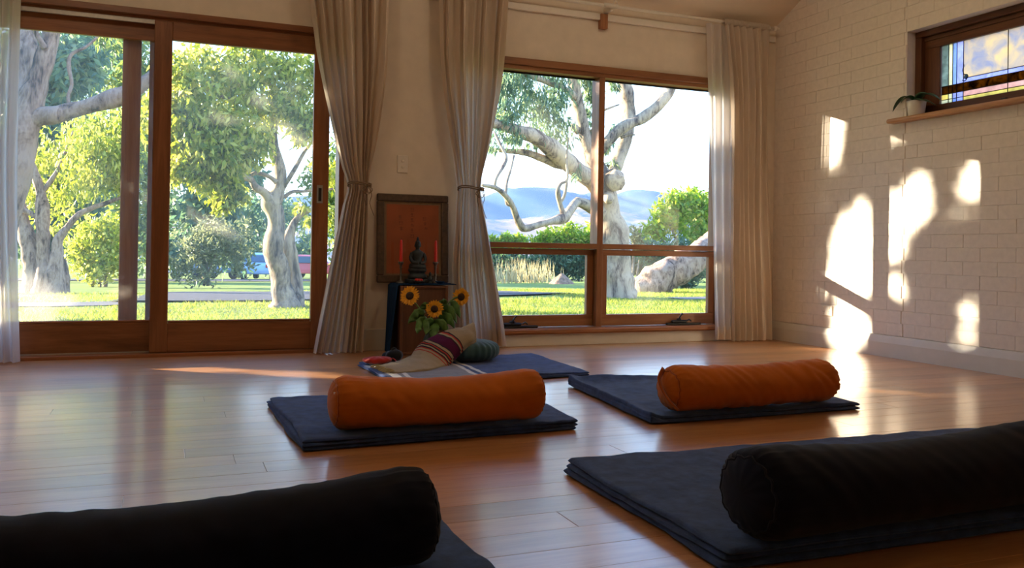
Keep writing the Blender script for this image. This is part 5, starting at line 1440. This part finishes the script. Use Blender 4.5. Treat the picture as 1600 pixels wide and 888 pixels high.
def ground_z(x, y):
    return -.15 - .03 * max(0, min(y, 90) - 9) - .012 * max(0, y - 90) + .03 * noise.noise((x * .4, y * .4, 0)) + .06 * noise.noise((x * .1, y * .1, 3)) * min(1, y / 10)
gx = [-120, -80, -60, -45, -35, -28] + list(np.arange(-24, 24.1, .6)) + [28, 35, 45, 60, 80, 110, 150, 200, 280]
gy = list(np.arange(.2, 20, .4)) + list(np.arange(20, 60, 2)) + [66, 75, 90, 120, 160, 220, 320]
m = MB()
vs = [(x, y, ground_z(x, y)) for y in gy for x in gx]
nx = len(gx)
m.add(vs, [(j * nx + i, j * nx + i + 1, (j + 1) * nx + i + 1, (j + 1) * nx + i) for j in range(len(gy) - 1) for i in range(nx - 1)])
gr = struct(m.build('ground', M['lawn'], None, True))
def strip(name, mat, pts, w, dz):
    sp = spline(pts, 8)
    m = MB()
    vs = []
    for i, p in enumerate(sp):
        a = sp[min(i + 1, len(sp) - 1)] - sp[max(i - 1, 0)]
        n_ = np.array((-a[1], a[0])) / np.hypot(a[0], a[1])
        for k in (-1, -.5, 0, .5, 1):
            ww = w / 2 * (1 + .15 * noise.noise((p[0], p[1], k)))
            x, y = p[0] + n_[0] * ww * k, p[1] + n_[1] * ww * k
            vs.append((x, y, ground_z(x, y) + dz))
    m.add(vs, [(i * 5 + k, i * 5 + k + 1, i * 5 + k + 6, i * 5 + k + 5) for i in range(len(sp) - 1) for k in range(4)])
    return struct(m.build(name, mat, None, True))
strip('garden_path', M['gravel'], [(-30, 8.6), (-14, 7.9), (-9, 7.8), (-6.4, 7.8), (-5.2, 7.9)], .9, .012)
strip('driveway', M['asphalt'], [(-5.0, 10.5), (-3, 10.2), (-1, 10.3), (2, 11.3)], 5.0, .03)
strip('parking_area', M['asphalt'], [(-25, 42), (-8, 40), (8, 42), (20, 46)], 9, .03)
strip('far_path', M['gravel'], [(4.0, 7.6), (6, 7.7), (9, 8.5)], .8, .012)

# short grass, thickest near the house
N = 150000
gxr = rng.uniform(0, 1, N); gyr = rng.uniform(0, 1, N) ** 1.7
Yg = 2.6 + gyr * 11
Xg = -7.5 + gxr * 15 + (Yg - 2) * rng.uniform(-.15, .75, N)
keep = ~((np.abs(Yg - 7.75) < .42) & (Xg < -2)) & ~((Yg > 7.4) & (Yg < 13) & (Xg > -5) & (Xg < 2)) & ~((np.abs(Yg - 7.7) < .45) & (Xg > 4))
Xg, Yg = Xg[keep], Yg[keep]
Zg = np.array([ground_z(a, b_) for a, b_ in zip(Xg, Yg)])
n = len(Xg)
hgt = rng.uniform(.02, .055, n) * (1 + .5 * np.sin(Xg * 1.3) * np.cos(Yg * 1.7))
ang = rng.uniform(0, PI, n)
lean = rng.normal(0, .03, (n, 2))
V = np.empty((n, 3, 3))
V[:, 0] = np.stack([Xg - .006 * np.cos(ang), Yg - .006 * np.sin(ang), Zg - .01], 1)
V[:, 1] = np.stack([Xg + .006 * np.cos(ang), Yg + .006 * np.sin(ang), Zg - .01], 1)
V[:, 2] = np.stack([Xg + lean[:, 0], Yg + lean[:, 1], Zg + hgt], 1)
gb = obj('grass', quads_mesh('grass', V.reshape(-1, 3), 3, [(0, 1, 2)]), M['blade'])
tag(gb, 'short bright lawn grass outside the windows', 'grass', None, 'stuff')

tree('gum_tree', 'large gum with twisting pale limbs filling the picture window', 'tree', [RIGHT_TRUNK] + RIGHT_LIMBS, RIGHT_LEAVES, M['bark_cream'], M['leaf_blue'], .16, .030, droop=1.1, seg=14)
tree('gum_tree', 'leaning gum with thick horizontal limb nearest the sliding door', 'tree', [LEAN_TRUNK] + LEAN_LIMBS, LEAN_LEAVES, M['bark_tan'], M['leaf_gum'], .12, .028, droop=.9, seg=14)
tree('gum_tree', 'many stemmed gum beyond the path at the far left', 'tree', MULTI_STEMS, MULTI_LEAVES, M['bark_tan'], M['leaf_lime'], .17, .055, droop=.8, seg=12)
tree('gum_tree', 'twin trunked gum on the lawn behind the right door panel', 'tree', MID_STEMS, MID_LEAVES, M['bark_cream'], M['leaf_lime'], .12, .048, droop=.7, seg=14)

lg = spline(FALLEN_LOG, 6)
t = empty('fallen_trunk', FALLEN_LOG[0][:3]); tag(t, 'thick weathered fallen trunk propped up at the right of the picture window', 'log')
m = MB(); m.tube([p[:3] for p in lg], [p[3] for p in lg], 18, True, 0, .26, 3.4); m.build('log_body', M['bark_tan'], t, True)
m = MB()
m.tube(spline([(FALLEN_LOG[3][0], FALLEN_LOG[3][1] + .1, FALLEN_LOG[3][2] - .1), (FALLEN_LOG[3][0] + .1, FALLEN_LOG[3][1] + .1, -.3)], 3), [.10, .09, .08, .06], 9, True, 0, .2)
m.build('broken_branch', M['bark_grey'], t, True)

shrub('bush', 'round yellow green bush on the lawn at the left', BUSH_YELLOW, M['leaf_lime'], .16, .07)
shrub('bush', 'grey olive shrub in front of the parked cars', SHRUB_OLIVE, M['leaf_olive'], .15, .05, [SHRUB_STEM, SHRUB_STEM_B], M['bark_grey'])
shrub('bush', 'bright green bush at the right edge of the picture window', BUSH_GREEN, M['leaf_green'], .22, .10)
shrub('bush', 'dark bush behind the fallen trunk', BUSH_DARK, M['leaf_teal'], .18, .07)
shrub('bush', 'low domed yellow green shrub left of the window mullion', MOUND_A, M['leaf_green'], .3, .12)
shrub('bush', 'low flat green shrub beside the left curtain of the picture window', MOUND_B, M['leaf_green'], .3, .12)
shrub('hedge', 'long dark teal hedge beyond the lawn in the picture window', HEDGE_TEAL, M['leaf_teal'], .3, .11, cat='hedge')
shrub('bush', 'dull round shrub right of the gum trunk in the picture window', SHRUB_ROUND, M['leaf_olive'], .26, .10)
for key, lab, lm in (('A', 'tall blue green trees filling the far left background', 'leaf_blue'), ('B', 'tall green background tree behind the yellow bush', 'leaf_gum'), ('C', 'dark green background tree behind the olive shrub', 'leaf_blue'),
                     ('D', 'distant blue green tree behind the parked cars', 'leaf_blue'), ('E', 'background tree seen past the door handle stile', 'leaf_gum')):
    tree('background_tree', lab, 'tree', [globals()['FAR_STEM_' + key]], globals()['FAR_TREE_' + key], M['bark_grey'], M[lm], .42, .17, droop=.5)

# pale reeds
t = empty('reed_clump', (REEDS[0][0], REEDS[0][1], -.9)); tag(t, 'clump of tall straw coloured reeds at the far edge of the lawn', 'reeds')
pp = np.array(REEDS); pp = np.repeat(pp, 3, 0) + rng.normal(0, .3, (len(pp) * 3, 3)) * (1, 1, .1)
n = len(pp); V = np.empty((n, 3, 3)); hh = rng.uniform(.3, .9, n)
V[:, 0] = pp - (.02, 0, .1); V[:, 1] = pp + (.02, 0, -.1); V[:, 2] = pp + np.stack([rng.normal(0, .12, n), rng.normal(0, .12, n), hh], 1)
o = obj('reed_stems', quads_mesh('reeds', V.reshape(-1, 3), 3, [(0, 1, 2)]), M['straw'], t); o['kind'] = 'stuff'

# mulch heap
m = MB()
def mh(u, v):
    a = 2 * PI * u; r = 1 - v
    return (9.55 + .62 * r * math.cos(a) * (1 + .15 * noise.noise((math.cos(a) * 2, math.sin(a) * 2, 1))), 24 + .6 * r * math.sin(a), -.72 + .55 * (1 - r ** 1.3) + .05 * noise.noise((r * 4 * math.cos(a), r * 4 * math.sin(a), 2)))
m.grid(mh, 40, 12)
tag(m.build('mulch_heap', M['mulch'], None, True), 'low brown heap of mulch on the lawn in the lower left pane', 'heap')

def car(name, label, loc, rot, paint):
    t = empty(name, loc); t.rotation_euler = (0, 0, rot); tag(t, label, 'car')
    def b(nm, mm, mat, sm=False):
        o = mm.build(nm, mat, None, sm); o.parent = t; return o
    prof = [(-2.0, .35), (-2.05, .6), (-1.95, .85), (-1.75, 1.0), (-1.55, 1.42), (-1.2, 1.52), (.2, 1.5), (.75, 1.02), (1.8, .85), (2.0, .65), (2.0, .35)]
    m = MB()
    half = []
    for s in (-1, 1):
        for (x, z) in prof:
            w = .86 if z < .95 else .86 - (z - .95) * .32
            m.v.append((x, s * w, z))
    n = len(prof)
    m.f += [tuple(range(n)), tuple(range(n, 2 * n))[::-1]] + [(i, n + i, n + (i + 1) % n, (i + 1) % n) for i in range(n)]
    m.mi = [0] * len(m.f)
    o = b('car_body', m, paint); bv = o.modifiers.new('round', 'BEVEL'); bv.width = .07; bv.segments = 2
    m = MB(); m.add([(-1.78, -.62, 1.03), (-1.78, .62, 1.03), (-1.585, .56, 1.38), (-1.585, -.56, 1.38)], [(0, 1, 2, 3)])
    for v_i in range(4): m.v[v_i] = (m.v[v_i][0] - .012, m.v[v_i][1], m.v[v_i][2])
    o = b('rear_window', m, M['car_glass']); o.modifiers.new('thick', 'SOLIDIFY').thickness = .02
    m = MB(); m.add([(.72, -.66, 1.06), (.72, .66, 1.06), (.26, .6, 1.46), (.26, -.6, 1.46)], [(3, 2, 1, 0)]); o = b('windscreen', m, M['car_glass']); o.modifiers.new('thick', 'SOLIDIFY').thickness = .03
    for s in (-1, 1):
        m = MB(); m.add([(-1.45, s * .865, 1.03), (.5, s * .865, 1.03), (.1, s * .735, 1.42), (-1.25, s * .735, 1.42)], [(0, 1, 2, 3)]); o = b('side_window', m, M['car_glass']); o.modifiers.new('thick', 'SOLIDIFY').thickness = .04
        m = MB(); m.box(-2.06, -1.96, s * .70 - .12, s * .70 + .12, .72, .9, b=.02); b('tail_lamp', m, M['lamp_red'])
        for x in (-1.3, 1.25):
            m = MB(); m.lathe([(.16, -.1), (.30, -.1), (.32, -.06), (.32, .06), (.30, .1), (.16, .1)], 20)
            o = b('wheel', m, M['tyre'], True); o.rotation_euler = (PI / 2, 0, 0); o.location = (x, s * .78, .32)
car('car', 'pale blue hatchback parked left of the twin trunked gum', (.55, 44.0, -1.2), math.radians(70), M['car_blue'])
car('car', 'pinkish red car parked right of the twin trunked gum', (4.4, 49.0, -1.35), math.radians(-20), M['car_red'])
car('car', 'grey blue car parked behind the olive shrub', (-2.6, 43.0, -1.15), math.radians(40), M['car_grey'])

# ranges of hills
def hill(name, label, ridge, Y, depth, base, mat):
    sp = spline(ridge, 5)
    m = MB()
    rows = 14
    vs = []
    for j in range(rows + 1):
        f = j / rows
        for p in sp:
            x, zt = p
            k = f ** .8
            zz = base + (zt - base) * k + 6 * noise.noise((x * .012, f * 3, Y)) * math.sin(PI * f) + 2.5 * noise.noise((x * .05, f * 9, Y)) * (.3 + .7 * f)
            vs.append((x, Y - depth * (1 - f), zz))
    for p in sp: vs.append((p[0], Y + depth * .5, base))
    n = len(sp)
    m.add(vs, [(j * n + i, j * n + i + 1, (j + 1) * n + i + 1, (j + 1) * n + i) for j in range(rows + 1) for i in range(n - 1)])
    return struct(m.build(name, mat, None, True))
hill('hill_range', 'x', [(-45, 34), (23, 44), (95, 56), (170, 64), (250, 69), (334, 73), (374, 69), (396, 75), (419, 83), (471, 86), (499, 83), (524, 80), (548, 83), (579, 81), (609, 89), (657, 87), (728, 81), (843, 74), (1031, 72)], 1050, 420, -25, M['hill_far'])
hill('hill_slope', 'x', [(-32, 16), (64, 21), (171, 27), (229, 29), (271, 28), (303, 30), (336, 38), (369, 44), (397, 41), (425, 39), (461, 42), (538, 38), (663, 34)], 720, 300, -25, M['hill_near'])


# air between here and the hills
def haze_mat():
    m_ = bpy.data.materials.new('hazy_air'); m_.use_nodes = True
    nt = m_.node_tree; nt.nodes.clear()
    out = nt.nodes.new('ShaderNodeOutputMaterial'); sc_ = nt.nodes.new('ShaderNodeVolumeScatter')
    sc_.inputs['Color'].default_value = (.36, .60, 1.0, 1); sc_.inputs['Density'].default_value = .00035; sc_.inputs['Anisotropy'].default_value = .2
    nt.links.new(sc_.outputs[0], out.inputs['Volume'])
    return m_
m = MB(); m.box(-60, 1500, 130, 560, -60, 120)
hz = m.build('haze', haze_mat()); tag(hz, 'thin blue haze in the valley before the hills', 'haze', None, 'stuff')

# ------------------------------------------------------------------ unseen leaf bank added up-sun of the house, gaps cut to place the sun patches
GAPS = [  # where the gaps' light lands on the right wall plane: (y, z, half width, half height)
    (-0.673, 1.576, 0.126, 0.253),
    (-0.531, 1.593, 0.067, 0.245),
    (-0.878, 0.832, 0.220, 0.260),
    (-0.851, 0.599, 0.236, 0.288),
    (-0.967, 1.014, 0.090, 0.152),
    (-0.865, 0.506, 0.235, 0.180),
    (-1.332, 1.023, 0.231, 0.180),
    (-1.477, 1.186, 0.103, 0.128),
    (-1.258, 0.872, 0.134, 0.222),
    (-1.275, 0.522, 0.096, 0.130),
    (-0.859, 0.180, 0.207, 0.234),
    (-1.258, 1.552, 0.122, 0.060),
    (-1.937, 1.253, 0.151, 0.137),
    (-1.863, 1.180, 0.114, 0.129),
    (-1.755, 0.966, 0.106, 0.057),
    (-1.839, 0.307, 0.077, 0.194),
    (-1.992, 0.466, 0.035, 0.144),
    (-2.028, 0.322, 0.035, 0.065),
    (-1.795, 0.163, 0.084, 0.057),
    (-4.028, -1.233, 0.160, 0.060),
    (-3.990, -1.197, 0.160, 0.060),
    (-3.965, -1.153, 0.160, 0.060),
    (-3.949, -1.101, 0.160, 0.060),
    (-3.934, -1.051, 0.160, 0.060),
    (-3.909, -1.009, 0.160, 0.060),
    (-3.351, -1.011, 0.100, 0.030),
    (-3.280, -0.972, 0.100, 0.030),
    (-3.219, -0.351, 0.160, 0.045),
    (-3.253, -0.310, 0.160, 0.045),
    (-3.325, -0.271, 0.160, 0.045),
    (-3.469, -0.247, 0.160, 0.045),
    (-3.513, -0.231, 0.160, 0.045),
    (-2.880, 0.761, 0.050, 0.060),
    (-2.880, 0.691, 0.050, 0.050),
    (-2.880, 0.411, 0.050, 0.080),
    (-0.550, 1.739, 0.060, 0.120),
    (-0.550, 1.439, 0.060, 0.120),
    (-0.550, 1.139, 0.060, 0.120),
    (-0.550, 0.789, 0.060, 0.120),
    (-0.550, 0.439, 0.060, 0.120),
    (-0.550, 0.139, 0.060, 0.120),
    (-2.925, -0.694, 0.030, 0.120),
    (-2.920, -0.550, 0.030, 0.080),
    (-3.172, 0.670, 0.070, 0.070),
    (-3.052, 0.563, 0.070, 0.070),
    (-2.929, 0.452, 0.070, 0.070),
    (-2.804, 0.382, 0.070, 0.070),
    (-2.675, 0.310, 0.070, 0.070),
    (-3.049, 0.398, 0.070, 0.070),
    (-3.198, 0.371, 0.070, 0.070),
    (-3.512, -0.850, 0.100, 0.030),
    (-3.175, -0.633, 0.080, 0.030),
    (-4.305, -1.208, 0.140, 0.050),
    (-4.312, -1.159, 0.140, 0.050),
    (-4.316, -1.111, 0.140, 0.050),
    (-4.277, -1.063, 0.140, 0.050),
    (-4.237, -1.016, 0.140, 0.050),
    (-3.940, -0.916, 0.120, 0.050),
    (-3.638, -0.877, 0.120, 0.050),
    (-3.590, -0.916, 0.120, 0.050),
]
def sun_mask_boughs():
    t = empty('sun_mask_tree', (-10.6, 7.6, -.15))
    tag(t, 'unseen gum added left of the doors, leaf gaps cut to shape the sun patches', 'tree')
    st = spline([(-10.6, 7.6, -.5, .25), (-10.55, 7.5, 1.2, .2), (-10.7, 7.6, 2.6, .16), (-10.4, 7.5, 4.2, .12), (-10.2, 7.2, 5.6, .07)], 5)
    m = MB(); m.tube([p[:3] for p in st], [p[3] for p in st], 12, True, 0, .2); m.build('trunk', M['bark_tan'], t, True)
    N = 155000
    a = rng.uniform(-6.6, .55, N); b_ = rng.uniform(-1.7, 2.45, N)
    keep = np.ones(N, bool)
    for (gy_, gz_, ry_, rz_) in GAPS:
        d = ((a - gy_) / ry_) ** 2 + ((b_ - gz_) / rz_) ** 2
        nz = rng.normal(0, .10, N)
        keep &= (d + nz) > 1
    a, b_ = a[keep], b_[keep]; n = len(a)
    # up-sun distance from the wall plane; one loose bank of boughs
    tt = rng.uniform(11.6, 13.2, n) + .3 * np.sin(a * 3)
    P = np.stack([-SUN.x * tt, a - SUN.y * tt, b_ - SUN.z * tt], 1)
    fo = obj('foliage', leaf_mesh('foliage', P, .11, .05, .4), M['leaf_gum'], t); fo['kind'] = 'stuff'
sun_mask_boughs()
